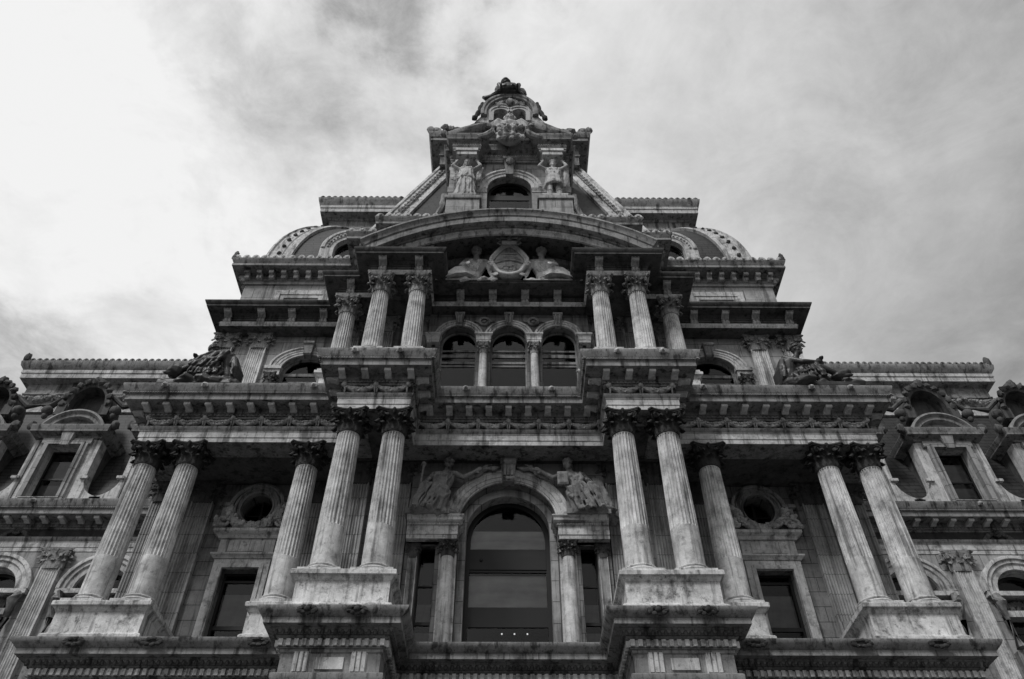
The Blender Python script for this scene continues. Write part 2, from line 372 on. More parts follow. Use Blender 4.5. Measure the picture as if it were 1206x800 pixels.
# ------------------------------------------------------------------ capitals, columns, pilasters (local, neck radius 1)
def capital_mb(h=2.1, rn=1.0):
    m = MB(); H = h
    m.lathe((0,0,0), [(rn*0.98,-0.12),(rn*1.1,-0.08),(rn*1.1,0.02),(rn*0.97,0.06),(rn*0.98,H*0.5),(rn*1.12,H*0.72),(rn*1.38,H*0.84),(rn*1.42,H*0.88)], 20)
    def leaf(a, z0, hh, r0, out, wd):
        V = []; F = []; rows = 6
        for i in range(rows+1):
            t = i/rows
            r = r0+0.06+out*max(0, t-0.35)**1.6*2.0; z = z0+hh*math.sin(min(t, 0.86)/0.86*math.pi/2)-(0.22*hh*(t-0.86)/0.14 if t > 0.86 else 0)
            ww = wd*(0.62+0.5*math.sin(math.pi*min(1, t*0.85+0.15)))*(1 if t < 0.8 else 0.72)
            for j, (k, rr) in enumerate(((-1, -0.05), (-0.5, 0.05), (0, 0.11), (0.5, 0.05), (1, -0.05))):
                x, y = (r+rr), k*ww; zz = z+(0.07*hh if abs(k) == 0.5 and i % 2 else 0)-abs(k)*0.06
                V.append((x*math.cos(a)-y*math.sin(a), x*math.sin(a)+y*math.cos(a), zz))
        n = len(V); V += [(x*0.93, y*0.93, z-0.03) for x, y, z in V]
        for i in range(rows):
            for j in range(4):
                q = (i*5+j, i*5+j+1, (i+1)*5+j+1, (i+1)*5+j); F.append(q); F.append(tuple(n+p for p in reversed(q)))
        b = [i*5 for i in range(rows+1)]+[rows*5+j for j in range(1, 5)]+[i*5+4 for i in range(rows-1, -1, -1)]+[3, 2, 1]
        for p, q in zip(b, b[1:]+b[:1]): F.append((q, p, p+n, q+n))
        m.add(V, F)
    for i in range(8): leaf(2*math.pi*i/8, 0.05, H*0.40, rn*0.98, 0.62, 0.36)
    for i in range(8): leaf(2*math.pi*(i+0.5)/8, 0.05, H*0.66, rn*0.98, 0.85, 0.34)
    for i in range(4):
        a = math.pi/4+i*math.pi/2
        for sgn in (-1, 1):
            P = [(rn*1.05, sgn*0.5, H*0.45), (rn*1.2, sgn*0.36, H*0.66), (rn*1.5, sgn*0.2, H*0.83)]
            for k in range(9):
                t = math.pi*0.5-k*math.pi*0.28; q = 0.30*(1-k/11)
                P.append((rn*1.62+q*math.cos(t), sgn*0.13, H*0.70+q*math.sin(t)+0.02))
            P = [(x*math.cos(a)-y*math.sin(a), x*math.sin(a)+y*math.cos(a), z) for x, y, z in P]
            m.tube(P, [0.09, 0.12, 0.13]+[0.13-0.006*k for k in range(9)], 7)
        b = i*math.pi/2
        for dz, q in ((H*0.9, 0.22), (H*0.78, 0.13)): m.ell((rn*1.42*math.cos(b), rn*1.42*math.sin(b), dz), (q, q, q), 8, 6, 0.25)
    ab = []
    for i in range(4):                                    # concave-sided abacus
        for k in range(9):
            t = -1+2*k/8; a = i*math.pi/2; x = rn*(1.30+0.42*t*t); y = rn*1.5*t
            if abs(t) == 1: y = rn*1.42*t
            ab.append((x*math.cos(a)-y*math.sin(a), x*math.sin(a)+y*math.cos(a)))
    k = len(ab)
    for z0, z1, s in ((H*0.87, H*0.93, 0.94), (H*0.93, H*1.0, 1.0)):
        V = [(x*s, y*s, z0) for x, y in ab]+[(x*s, y*s, z1) for x, y in ab]
        F = [tuple(reversed(range(k))), tuple(range(k, 2*k))]+[(i, (i+1) % k, (i+1) % k+k, i+k) for i in range(k)]
        m.add(V, F)
    return m
CAP = capital_mb(2.15)
def cap_mesh(rn, h, name, mat, sy=1.0):
    m = MB().join(CAP); m.move((0,0,0), (rn, rn*sy, h/2.15)); return mesh_of(name, m, M[mat], 40)
def shaft_mb(h, rb, rt, flute_from=0.0, nfl=24, plain=False):
    m = MB()
    rows = []
    def rad(t): return rb+(rt-rb)*max(0, (t-0.2)/0.8)**1.35
    zs = [0, 0.03, flute_from-0.002] if flute_from > 0 else [0, 0.02]
    ts = [t for t in zs]+[flute_from+0.004+(0.975-flute_from)*i/9 for i in range(10)]+[0.985, 1.0]
    per = 6; n = nfl*per; V = []
    for t in ts:
        r = rad(t); fl = 0 if (plain or t < flute_from or t > 0.98 or t < 0.02) else 1
        for i in range(n):
            ph = (i % per)/per; a = 2*math.pi*i/n
            d = 0 if ph < 0.17 else math.sin((ph-0.17)/0.83*math.pi)*0.115*fl
            V.append((r*(1-d)*math.cos(a), r*(1-d)*math.sin(a), t*h))
    F = []
    for j in range(len(ts)-1):
        for i in range(n):
            i2 = (i+1) % n; F.append((j*n+i, j*n+i2, (j+1)*n+i2, (j+1)*n+i))
    F.append(tuple(reversed(range(n)))); F.append(tuple((len(ts)-1)*n+i for i in range(n)))
    m.add(V, F); return m
def base_mb(r, h):
    m = MB(); q = r*1.42; m.box(-q, q, -q, q, 0, h*0.32)
    P = []
    for k in range(7): a = -math.pi/2+math.pi*k/6; P.append((r*1.22+r*0.16*math.cos(a), h*0.32+h*0.15+h*0.15*math.sin(a)))
    P += [(r*1.12, h*0.66), (r*1.1, h*0.74)]
    for k in range(5): a = -math.pi/2+math.pi*k/4; P.append((r*1.1+r*0.1*math.cos(a), h*0.85+h*0.1*math.sin(a)))
    P.append((r*1.0, h)); m.lathe((0,0,0), P, 36); return m
def column(proto, x, y, z):
    o, kids, used = proto; first = not used
    if first: c = o; c.location = Vector((x, y, z))-WL[B.name]; WL[c.name] = Vector((x, y, z)); proto[2].append(1); return c
    c = o.copy(); COL.objects.link(c); c.location = Vector((x, y, z))-WL[B.name]; WL[c.name] = Vector((x, y, z))
    for k in kids: d = k.copy(); COL.objects.link(d); d.parent = c
    return c
def column_proto(name, r, zb, zn, zc, bh, flute, mat, capmat, plain=False):
    """column with its shaft from zb to zn, capital to zc, base of height bh below zb"""
    o = obj(name, shaft_mb(zn-zb, r, r*0.86, flute, 24, plain).move((0,0,bh)), mat, B)
    c = link('capital', cap_mesh(r*0.86, zc-zn, 'capital', capmat), o, WL[o.name]); c.location = (0, 0, zn-zb+bh)
    b = obj('column_base', base_mb(r, bh), mat, o, WL[o.name]); b.location = (0, 0, 0)
    return (o, [c, b], [])
big = column_proto('column', 0.495, 13.75, 19.45, 20.4, 0.42, 0.27, 'col', 'soot_contrast')
for s in SG:
    for x, y in ((14.62, 26.1), (12.93, 26.1), (8.12, 26.1), (6.14, 24.0), (4.42, 24.0)): column(big, s*x, y, 13.33)
up = column_proto('upper_column', 0.44, 24.5, 28.35, 29.3, 0.3, 0.0, 'col', 'ent')
for s in SG:
    for x, y in ((7.8, 25.9), (6.03, 24.5), (4.30, 24.5)): column(up, s*x, y, 24.2)
small = column_proto('window_column', 0.27, 12.3, 15.98, 16.55, 0.3, 0.0, 'col', 'dark', True)
for s in SG: column(small, s*2.3, 26.95, 12.0)
arc_c = column_proto('arcade_column', 0.2, 23.3, 26.35, 27.0, 0.25, 0.0, 'col', 'ent', True)
for s in SG: column(arc_c, s*1.2, 26.42, 23.05)

def pilaster_mesh(wd, h, d, flute0=0.0):
    """pilaster shaft, front fluted, local origin bottom centre, front at -d"""
    n = 7; per = 6; xs = []
    m = MB(); k0 = 0.1; V = []; L = []
    for i in range(n):
        a = -wd/2+wd*0.06+i*wd*0.88/n; b = wd*0.88/n
        for j in range(per+1): L.append((a+b*j/per, -d+(0 if j == 0 else math.sin((j/per))*0) + (0 if j in (0, per) else 0.05*math.sin(math.pi*j/per))))
    L = [(-wd/2, 0), (-wd/2, -d)]+L+[(wd/2, -d), (wd/2, 0)]
    z0 = h*flute0
    def slab(L, za, zb):
        k = len(L); V = [(x, y, za) for x, y in L]+[(x, y, zb) for x, y in L]
        F = [(i, i+1, i+1+k, i+k) for i in range(k-1)]+[tuple(reversed(range(k))), tuple(range(k, 2*k))]; m.add(V, F)
    if z0 > 0: m.box(-wd/2, wd/2, -d, 0, 0, z0)
    slab(L, z0, h); return m
def pilasters(spots, wd, z0, zn, zc, d, mat, capmat, flute0=0.0, name='pilaster', sy=0.35):
    me = mesh_of(name, pilaster_mesh(wd, zn-z0, d, flute0), M[mat], 30)
    cm = cap_mesh(wd*0.52, zc-zn, 'pilaster_capital', capmat, sy)
    bm_ = MB().box(-wd*0.6, wd*0.6, -d-0.1, 0, -0.001, 0.25).box(-wd*0.55, wd*0.55, -d-0.06, 0, 0.25, 0.42); bme = mesh_of('pilaster_base', bm_, M[mat])
    for x, y in spots:
        o = link(name, me, B, (x, y, z0)); c = link('capital', cm, o, (x, y-d*0.55, zn)); link('pilaster_base', bme, o, (x, y, z0))
pilasters([(s*x, 28.62) for s in SG for x in (14.62, 12.93, 8.12)], 0.92, 12.6, 19.45, 20.4, 0.25, 'wall2', 'dark', 0.23)
pilasters([(s*x, 27.22) for s in SG for x in (6.14, 4.42)], 0.86, 12.6, 19.45, 20.4, 0.25, 'wall2', 'dark', 0.23)
pilasters([(s*x, 28.22) for s in SG for x in (14.25, 12.55)], 0.82, 22.8, 28.35, 29.3, 0.22, 'col', 'ent', 0.0)
pilasters([(s*x, 27.02) for s in SG for x in (6.03, 4.30)], 0.76, 22.8, 28.35, 29.3, 0.22, 'wall2', 'ent', 0.0)
pilasters([(s*x, 27.42) for s in SG for x in (7.75,)], 0.76, 22.8, 28.35, 29.3, 0.22, 'wall2', 'ent', 0.0)
pilasters([(s*x, 34.02) for s in SG for x in (16.3, 21.45, 26.6, 31.8, 37.0)], 0.92, 10, 19.4, 20.4, 0.3, 'pale', 'ent', 0.0)
pilasters([(s*3.62, 27.0) for s in SG], 0.34, 12.0, 15.98, 16.55, 0.12, 'pale', 'dark', 0.3)

# ------------------------------------------------------------------ lower storey and the ledge the great order stands on
LP = mirror_path([(-45,34.2),(-15.2,34.2),(-15.2,25.55),(-6.8,25.55),(-6.8,23.4),(-3.8,23.4),(-3.8,25.87)])
ledge_prof = [(-2.5,-1.6),(0.25,-1.6),(0.25,0.2),(0,0.35),(0,9.7),(0.10,9.74),(0.16,9.84),(0.16,9.98),(0.10,10.02),(0,10.04),(0,10.62),(0.05,10.66),(0.05,10.74),(0.10,10.76),
              (0.10,11.02),(0.16,11.04),(0.24,11.12),(0.30,11.24),(0.34,11.26),(0.34,11.30),(0.58,11.32),(0.58,11.50),(0.62,11.52),(0.66,11.56),(0.74,11.64),(0.80,11.74),(0.80,11.79),(-0.3,11.8),(-2.5,11.8)]
led = obj('balcony_ledge', MB().sweep(LP, ledge_prof), 'ent', B)
m = MB().sweep(LP[2:-2], [(0.08,10.80),(0.13,10.80),(0.13,11.0),(0.08,11.0)])
for x, y, n_ in along(LP, 0.23, 0.13, 0.1):
    if abs(x) > 15.3: continue
    if abs(x) < 22: m.obox((x, y), n_, 0.13, 0.09, 0.22, 10.80, 11.0)
obj('dentil_course', m, 'pale', led)
m = MB().sweep(LP[2:-2], [(0.2,11.1),(0.27,11.1),(0.27,11.23),(0.2,11.23)])
for x, y, n_ in along(LP, 0.2, 0.3, 0.1):
    if abs(x) < 16.2 and y < 34: m.ell((x+n_[0]*0.27, y+n_[1]*0.27, 11.17), (0.075, 0.075, 0.1), 6, 5)
obj('egg_and_dart_course', m, 'dark', led)
obj('floor_slab', MB().box(-15.0, 15.0, 25.9, 33.9, 11.3, 11.76).box(-6.4, -4.2, 23.9, 26, 11.3, 11.76).box(4.2, 6.4, 23.9, 26, 11.3, 11.76), 'wall', B)
for s in SG:                                             # triglyph frieze of the projecting piers
    for cx_ in (5.3-0.86, 5.3+0.86):
        pm = MB().box(s*cx_-0.24, s*cx_+0.24, 23.375, 23.41, 10.02, 10.64)
        for k in (-1, 0, 1): pm.box(s*cx_+k*0.155-0.055, s*cx_+k*0.155+0.055, 23.32, 23.38, 10.06, 10.66)
        obj('triglyph', pm, 'pale', led)
        pm = MB().box(s*cx_-0.24, s*cx_+0.24, 23.22, 23.29, 9.70, 9.745)
        for k in range(6): pm.box(s*cx_-0.22+k*0.08, s*cx_-0.22+k*0.08+0.045, 23.21, 23.285, 9.63, 9.71)
        obj('guttae', pm, 'pale', led)
    obj('relief_panel', MB().box(s*5.3-0.42, s*5.3+0.42, 23.35, 23.41, 10.14, 10.5), 'pale', led)
    for cx_ in (4.55, 6.05):
        r_ = MB()
        for k in range(9): a = math.pi*2*k/9; r_.ell((s*cx_+0.2*math.cos(a)*1.2, 22.58, 11.62+0.1*math.sin(a)), (0.1, 0.06, 0.07), 7, 5, 0.2)
        r_.ell((s*cx_, 22.53, 11.62), (0.1, 0.09, 0.09), 8, 6); obj('rosette', r_, 'soot_contrast', led)
    for cx_ in (8.0, 11.4, 13.9):
        r_ = MB()
        for k in range(9): a = math.pi*2*k/9; r_.ell((s*cx_+0.22*math.cos(a)*1.2, 24.74, 11.62+0.1*math.sin(a)), (0.11, 0.06, 0.07), 7, 5, 0.2)
        obj('rosette', r_, 'soot_contrast', led)
# pedestals
def pedestal(x, y, hw, d, z0, z1, mat='ped', cap=0.12):
    P = [(-hw, y+d), (-hw, y), (hw, y), (hw, y+d)]; P = [(x+a, b) for a, b in P]
    H = z1-z0
    pr = [(-hw*0.9, z0), (0.16, z0), (0.16, z0+0.30), (0.12, z0+0.36), (0.02, z0+0.42), (0, z0+0.46), (0, z1-0.36), (0.03, z1-0.34), (0.06, z1-0.28), (cap*0.7, z1-0.24), (cap*0.8, z1-0.2), (cap+0.06, z1-0.18), (cap+0.06, z1-0.04), (cap+0.02, z1), (-hw*0.9, z1)]
    m_ = MB().sweep(P, pr).box(x-hw*0.95, x+hw*0.95, y+0.05, y+d, z0+0.01, z1-0.012)
    return obj('pedestal', m_, mat, B, rough_edges=0.02)
for s in SG:
    pedestal(s*5.28, 23.32, 1.52, 3.7, 11.8, 13.33)
    pedestal(s*13.78, 25.42, 1.5, 3.1, 11.8, 13.33)
    pedestal(s*8.12, 25.45, 0.62, 3.1, 11.8, 13.33)
    pedestal(s*5.17, 23.98, 1.42, 2.9, 22.81, 24.2, cap=0.1)
    pedestal(s*7.82, 25.4, 0.55, 2.0, 22.81, 24.2, cap=0.1)

# ------------------------------------------------------------------ first great entablature
E1 = mirror_path([(-45,34),(-15.1,34),(-15.1,25.6),(-6.65,25.6),(-6.65,23.5),(-3.9,23.5),(-3.9,25.75)])
e1p = [(-0.98,20.4),(0,20.4),(0,20.62),(0.04,20.64),(0.04,20.90),(0.07,20.92),(0.12,21.04),(0.14,21.08),(0.14,21.15),(0,21.17),(0,21.60),(0.05,21.62),(0.09,21.70),(0.09,21.80),(0.16,21.82),
       (0.18,21.84),(0.18,22.0),(0.82,22.02),(0.82,22.26),(0.85,22.28),(0.86,22.32),(0.90,22.36),(0.95,22.46),(1.0,22.60),(1.03,22.68),(1.03,22.76),(-0.2,22.80),(-0.98,22.80)]
ent1 = obj('entablature', MB().sweep(E1, e1p), 'ent', B)
obj('architrave_band', MB().sweep(E1, [(0.002,20.405),(0.03,20.405),(0.03,20.60),(0.06,20.63),(0.06,20.895),(0.09,20.915),(0.09,20.93),(0.002,20.93)]), 'pale', ent1)
obj('frieze_ground', MB().sweep(E1, [(-0.05,21.18),(0.012,21.18),(0.012,21.59),(-0.05,21.59)]), 'soot_contrast', ent1)  # dark strip added over the frieze face to deepen contrast behind the swags
m = MB().sweep(E1, [(0.06,21.70),(0.12,21.70),(0.12,21.79),(0.06,21.79)])
for x, y, n_ in along(E1, 0.17, 0.12, 0.06):
    if abs(x) < 26: m.obox((x, y), n_, 0.1, 0.08, 0.15, 21.70, 21.80)
obj('dentil_course', m, 'ent', ent1)
m = MB().sweep(E1, [(0.8,22.31),(0.89,22.31),(0.89,22.35),(0.8,22.35)])
for x, y, n_ in along(E1, 0.105, 1.0, 0.05):
    if abs(x) < 26: m.obox((x, y), n_, 0.06, 0.84, 0.93, 22.31, 22.36)
obj('bead_course', m, 'ent', ent1)
mo = MB()                                                # scrolled modillion, local: back at y=0, projects to -y
pts = [(0,0.0),(-0.12,0.0),(-0.22,0.04),(-0.36,0.05),(-0.46,0.04),(-0.50,0.07),(-0.50,0.17),(0,0.17)]
k = len(pts); mo.add([(sx*0.125, y, z) for sx in (-1, 1) for y, z in pts], [tuple(range(k)), tuple(range(2*k-1, k-1, -1))]+[(i, (i+1) % k, (i+1) % k+k, i+k) for i in range(k)])
mo.tube([(-0.14,-0.08,0.04),(0.14,-0.08,0.04)], 0.06, 8)
mo.tube([(-0.13,-0.45,0.09),(0.13,-0.45,0.09)], 0.06, 8)
mme = mesh_of('modillion', mo, M['bright'])
cnt = 0
for x, y, n_ in along(E1, 0.88, 0.3, 0.3):
    if abs(x) > 24.5 or (abs(n_[0]) > .5 and y > 28.5): continue
    o = link('modillion', mme, ent1, (x+n_[0]*0.18, y+n_[1]*0.18, 21.83)); o.rotation_euler = (0, 0, math.atan2(-n_[0], -n_[1])*-1 if False else math.atan2(n_[0], -n_[1])); cnt += 1
# swags of fruit along the frieze
def swag_mb(L, drop, r):
    m = MB(); P = []; q = []
    for i in range(15):
        t = i/14; P.append((-L/2+L*t, -0.07, -drop*4*t*(1-t))); q.append(r*(0.45+0.75*math.sin(math.pi*t)**0.8))
    m.tube(P, q, 8, 0.28)
    for i in range(26):
        t = 0.06+0.88*i/25; rr = r*(0.45+0.75*math.sin(math.pi*t)**0.8); a = rnd.uniform(-2.6, 0.5)
        m.ell((-L/2+L*t, -0.07+rr*0.85*math.sin(a)-0.02, -drop*4*t*(1-t)+rr*0.8*math.cos(a)), (r*0.42,)*3, 6, 5, 0.2)
    for e in (-1, 1):
        m.ell((e*L/2, -0.14, 0.0), (0.1, 0.1, 0.12), 8, 6, 0.2)
        m.tube([(e*L/2, -0.12, 0), (e*(L/2-0.06), -0.09, -0.16), (e*(L/2-0.03), -0.07, -0.36)], [0.06, 0.05, 0.03], 6)
    return m
sme = {}
def swag(L, x, y, z, par, mat, drop=0.26, r=0.105):
    k_ = (round(L, 2), mat, r)
    if k_ not in sme: sme[k_] = mesh_of('swag', swag_mb(L, drop, r), M[mat], 60)
    return link('swag', sme[k_], par, (x, y, z))
def swag_run(x0, x1, y, n, z=21.58, par=None, mat='carve', drop=0.27, r=0.115, **kw):
    L = (x1-x0)/n
    for i in range(n): swag(L, x0+L*(i+0.5), y, z, par or ent1, mat, drop=drop, r=r, **kw)
for s in SG:
    a, b = sorted((s*6.75, s*15.0)); swag_run(a, b, 25.6, 7)
    a, b = sorted((s*4.0, s*6.55)); swag_run(a, b, 23.5, 2)
swag_run(-3.8, 3.8, 25.75, 6)
for s in SG:                                             # carved frieze ornaments of the wings
    for xx in (18.9, 24.0, 29.2):
        o_ = MB(); 
        for k in range(16): a = math.pi*k/15; o_.ell((s*xx+0.62*math.cos(a), 33.93, 21.2+0.36*math.sin(a)**2), (0.15, 0.08, 0.1), 7, 5, 0.25)
        for k in range(8): a = 2*math.pi*k/8; o_.ell((s*xx+0.16*math.cos(a), 33.88, 21.48+0.14*math.sin(a)), (0.08, 0.07, 0.08), 7, 5, 0.2)
        obj('frieze_ornament', o_, 'dark', ent1)
# lion masks on the gutters
lm = MB().ell((0,-0.04,0), (0.1,0.1,0.11), 10, 7, 0.08).ell((0,-0.13,-0.03), (0.055,0.06,0.05), 8, 6)
for k in range(9): a = math.pi*(k/8*1.3-0.15); lm.ell((0.105*math.cos(a), -0.01, 0.105*math.sin(a)), (0.045,0.04,0.045), 6, 5, 0.2)
lme = mesh_of('lion_mask', lm, M['pale'])
for s in SG:
    for x, y in ((14.35, 24.54), (12.7, 24.54), (8.15, 24.54), (6.15, 22.44), (4.35, 22.44), (1.8, 24.69), (23.3, 32.94), (18.2, 32.94)): link('lion_mask', lme, ent1, (s*x, y, 22.6))
    link('lion_mask', lme, ent1, (s*2.95, 23.6, 22.6)).rotation_euler = (0, 0, R(-90*s))
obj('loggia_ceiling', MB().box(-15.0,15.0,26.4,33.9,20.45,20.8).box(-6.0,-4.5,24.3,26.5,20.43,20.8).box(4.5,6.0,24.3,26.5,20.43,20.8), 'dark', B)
obj('terrace_slab', MB().box(-14.9,14.9,26.2,33.9,22.3,22.78).box(-6.2,-4.4,24.2,26.5,22.3,22.78).box(4.4,6.2,24.2,26.5,22.3,22.78), 'wall', B)

# ------------------------------------------------------------------ windows
def window(par, cx_, z0, z1, w_, y, bars=(), mull=0, blind=None, arched=0, rz=None, fr=0.1, name='window', fmat='frame', room=True, blinds=(), deep=1.4, bmat='blind'):
    """recessed frame with bars; pane and blind are its sub-parts. arched = rise radius at the top"""
    out = archhole(cx_, w_/2, z1, z0, rz or w_/2, 20) if arched else rect(cx_-w_/2, cx_+w_/2, z0, z1)
    cz = (z0+z1)/2
    inn = [(cx_+(px-cx_)*(1-2*fr/w_), z0+fr if abs(pz-z0) < 1e-6 else pz-fr) for px, pz in out]
    m_ = MB().plate(out, [inn], y, y+0.12)
    for zb, hb in bars: m_.box(cx_-w_/2+fr*0.5, cx_+w_/2-fr*0.5, y+0.015, y+0.105, zb, zb+hb)
    for k in range(mull): xx = cx_-w_/2+w_*(k+1)/(mull+1); m_.box(xx-0.04, xx+0.04, y+0.02, y+0.1, z0+fr*0.5, z1)
    f = obj(name, m_, fmat, par)
    pm = MB(); n_ = len(inn); pm.add([(px, y+0.06, pz) for px, pz in inn], [tuple(range(n_))]); po = obj('pane', pm, 'glass', f)
    if po.data.polygons[0].normal.y > 0: po.data.flip_normals()
    for b0, b1 in blinds: obj('blind', MB().box(cx_-w_/2+fr, cx_+w_/2-fr, y+0.2, y+0.22, b0, b1), bmat, f)
    if room:
        r_ = w_/2*1.35+0.3; zt = z1+(w_/2 if arched else 0)+0.25
        q = MB(); V = [(cx_-r_, y+0.14, z0-0.3), (cx_+r_, y+0.14, z0-0.3), (cx_+r_, y+0.14, zt), (cx_-r_, y+0.14, zt)]
        V += [(a, y+deep, c) for a, b, c in V]; q.add(V, [(4,5,6,7),(0,1,5,4),(1,2,6,5),(2,3,7,6),(3,0,4,7)]); obj('room_recess', q, 'room', f)
    return f

# ------------------------------------------------------------------ walls of the great order storey
for s in SG:
    o_ = [(min(s*7.0, s*15.1), 11.8), (max(s*7.0, s*15.1), 11.8), (max(s*7.0, s*15.1), 20.5), (min(s*7.0, s*15.1), 20.5)]
    cxw = s*10.6
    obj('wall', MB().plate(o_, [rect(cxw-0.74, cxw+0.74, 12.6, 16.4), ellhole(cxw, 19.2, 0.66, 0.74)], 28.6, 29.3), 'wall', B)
    obj('side_wall', MB().box(s*14.35, s*15.05, 29.302, 34.1, -1.6, 20.4), 'wall', B)
    obj('pier_wall', MB().box(s*3.94, s*7.0, 27.2, 28.9, 11.8, 20.45), 'wall', B)
    # window surround
    f = obj('window_surround', MB().plate(rect(cxw-1.12, cxw+1.12, 12.4, 16.78), [rect(cxw-0.74, cxw+0.74, 12.3, 16.4)], 28.47, 28.61)
            .plate(rect(cxw-0.9, cxw+0.9, 12.35, 16.56), [rect(cxw-0.74, cxw+0.74, 12.3, 16.4)], 28.42, 28.475)
            .sweep([(cxw-1.15,28.6),(cxw-1.15,28.46),(cxw+1.15,28.46),(cxw+1.15,28.6)], [(-0.1,16.80),(0.03,16.80),(0.1,16.9),(0.16,16.93),(0.16,17.0),(-0.1,17.02)])
            .box(cxw-1.12, cxw+1.12, 28.5, 28.6, 17.0, 17.72).box(cxw-0.72, cxw+0.72, 28.455, 28.502, 17.12, 17.62)
            .sweep([(cxw-1.2,28.6),(cxw-1.2,28.44),(cxw+1.2,28.44),(cxw+1.2,28.6)], [(-0.12,17.72),(0.02,17.72),(0.08,17.84),(0.2,17.9),(0.24,17.94),(0.24,18.06),(-0.12,18.12)]), 'pale', B)
    window(f, cxw, 12.6, 16.4, 1.48, 28.95, bars=((14.05, 0.16), (16.0, 0.1)), blinds=((14.3, 15.6),))
    # oculus with hood and carved festoon
    f = obj('oculus_surround', MB().arc(cxw, 19.2, [(28.62,0.98),(28.46,0.98),(28.40,0.94),(28.40,0.86),(28.47,0.84),(28.47,0.74),(28.42,0.72),(28.42,0.66),(28.62,0.64)], 0, 2*math.pi, 44, rz=1.1)
            .arc(cxw, 19.22, [(28.62,1.16),(28.36,1.16),(28.34,1.08),(28.42,1.02),(28.62,1.02)], R(8), R(172), 30, rz=1.0)
            .box(cxw-1.55, cxw-1.0, 28.36, 28.62, 19.24, 19.4).box(cxw+1.0, cxw+1.55, 28.36, 28.62, 19.24, 19.4)
            .box(cxw-1.42, cxw-1.08, 28.45, 28.62, 18.3, 19.24).box(cxw+1.08, cxw+1.42, 28.45, 28.62, 18.3, 19.24), 'ent', B)
    window(f, cxw, 18.3, 20.1, 1.5, 29.1, bars=((19.18, 0.05),), mull=1)
    fm = MB()
    for k in range(110):
        a = R(178+184*rnd.random()); rr = 1.02+rnd.uniform(-0.14, 0.2); fm.ell((cxw+rr*math.cos(a), 28.32+rnd.uniform(-0.05, 0.06), 19.12+rr*0.88*math.sin(a)), (rnd.uniform(0.07, 0.12),)*3, 7, 5, 0.35)
    fm.tube([(cxw+1.03*math.cos(R(180+180*i/20)), 28.4, 19.12+0.9*math.sin(R(180+180*i/20))) for i in range(21)], 0.14, 8, 0.15)
    for e in (-1, 1):
        P = [(cxw+e*(1.2+0.32*math.cos(t)*(1-t/9)), 28.38, 18.42+0.3*math.sin(t)*(1-t/9)) for t in [0.5*i for i in range(14)]]
        fm.tube(P, 0.07, 7, 0.1)
        for k in range(16): fm.ell((cxw+e*(1.25+rnd.uniform(-.15, .3)), 28.36, 18.28+rnd.uniform(0, 0.8)*rnd.random()), (0.1,)*3, 7, 5, 0.3)
    obj('carved_festoon', fm, 'carve', f)

# centre bay: serliana
c_hole = archhole(0, 1.95, 17.49, 12.0, seg=40)
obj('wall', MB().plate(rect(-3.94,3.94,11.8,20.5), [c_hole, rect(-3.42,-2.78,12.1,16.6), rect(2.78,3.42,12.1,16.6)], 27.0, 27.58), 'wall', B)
obj('inner_arch', MB().plate(archhole(0,1.94,17.49,11.85,seg=40), [archhole(0,1.66,17.45,12.0,seg=40)], 27.45, 27.95), 'wall2', B)
obj('archivolt', MB().arc(0, 17.5, [(27.02,2.52),(26.82,2.52),(26.78,2.46),(26.78,2.38),(26.84,2.34),(26.84,2.18),(26.88,2.16),(26.88,2.02),(26.92,2.0),(26.92,1.94),(27.02,1.94)], 0, math.pi, 60), 'pale', B)
ks = MB().hexa([(-0.24,26.62,19.3),(0.24,26.62,19.3),(0.24,27.0,19.3),(-0.24,27.0,19.3)], [(-0.32,26.45,20.34),(0.32,26.45,20.34),(0.32,27.0,20.34),(-0.32,27.0,20.34)])
ks.tube([(-0.33,26.5,20.15),(0.33,26.5,20.15)], 0.13, 10).tube([(-0.26,26.62,19.42),(0.26,26.62,19.42)], 0.1, 10)
for k in (-0.15, 0, 0.15): ks.box(k-0.045, k+0.045, 26.48, 26.56, 19.5, 20.1)
obj('keystone', ks, 'ent', B)
for s in SG:
    P = [(1.96,27.3),(1.96,26.55),(3.9,26.55)]
    P = [(s*x, y) for x, y in P]
    if s < 0: P = P[::-1]; 
    if s < 0: P = [(-3.9,26.55),(-1.96,26.55),(-1.96,27.3)]
    obj('impost_entablature', MB().sweep(P, [(-0.5,16.56),(0,16.56),(0,16.72),(0.03,16.73),(0.03,16.9),(0.02,16.92),(0.02,17.1),(0.06,17.12),(0.06,17.2),(0.16,17.24),(0.2,17.28),(0.2,17.38),(0.26,17.46),(0.26,17.5),(-0.5,17.52)])
        .box(s*2.3, s*3.9, 26.8, 27.0, 16.56, 17.4), 'pale', B)
    m = MB().sweep(P, [(0.03,17.13),(0.07,17.13),(0.07,17.19),(0.03,17.19)])
    for x, y, n_ in along(P, 0.1, 0.08, 0.05): m.obox((x, y), n_, 0.05, 0.05, 0.11, 17.13, 17.19)
    obj('dentil_course', m, 'pale', B)
    obj('pier', MB().box(s*1.96, s*2.62, 26.98, 27.02, 11.8, 16.56), 'pale', B)
    window(B, s*3.1, 12.1, 16.6, 0.66, 27.4, bars=((13.5, 0.12), (15.0, 0.06)), fr=0.06, blinds=((13.7, 14.4), (12.3, 13.3)))
wf = window(B, 0, 12.0, 17.45, 3.34, 27.98, arched=1, fr=0.17, bars=((16.82, 0.14), (15.95, 0.12), (13.72, 0.78)), blinds=((14.5, 15.9), (16.98, 17.9)), bmat='pale_blind')
wf.name = 'great_window'; WL[wf.name] = Vector((0,0,0))
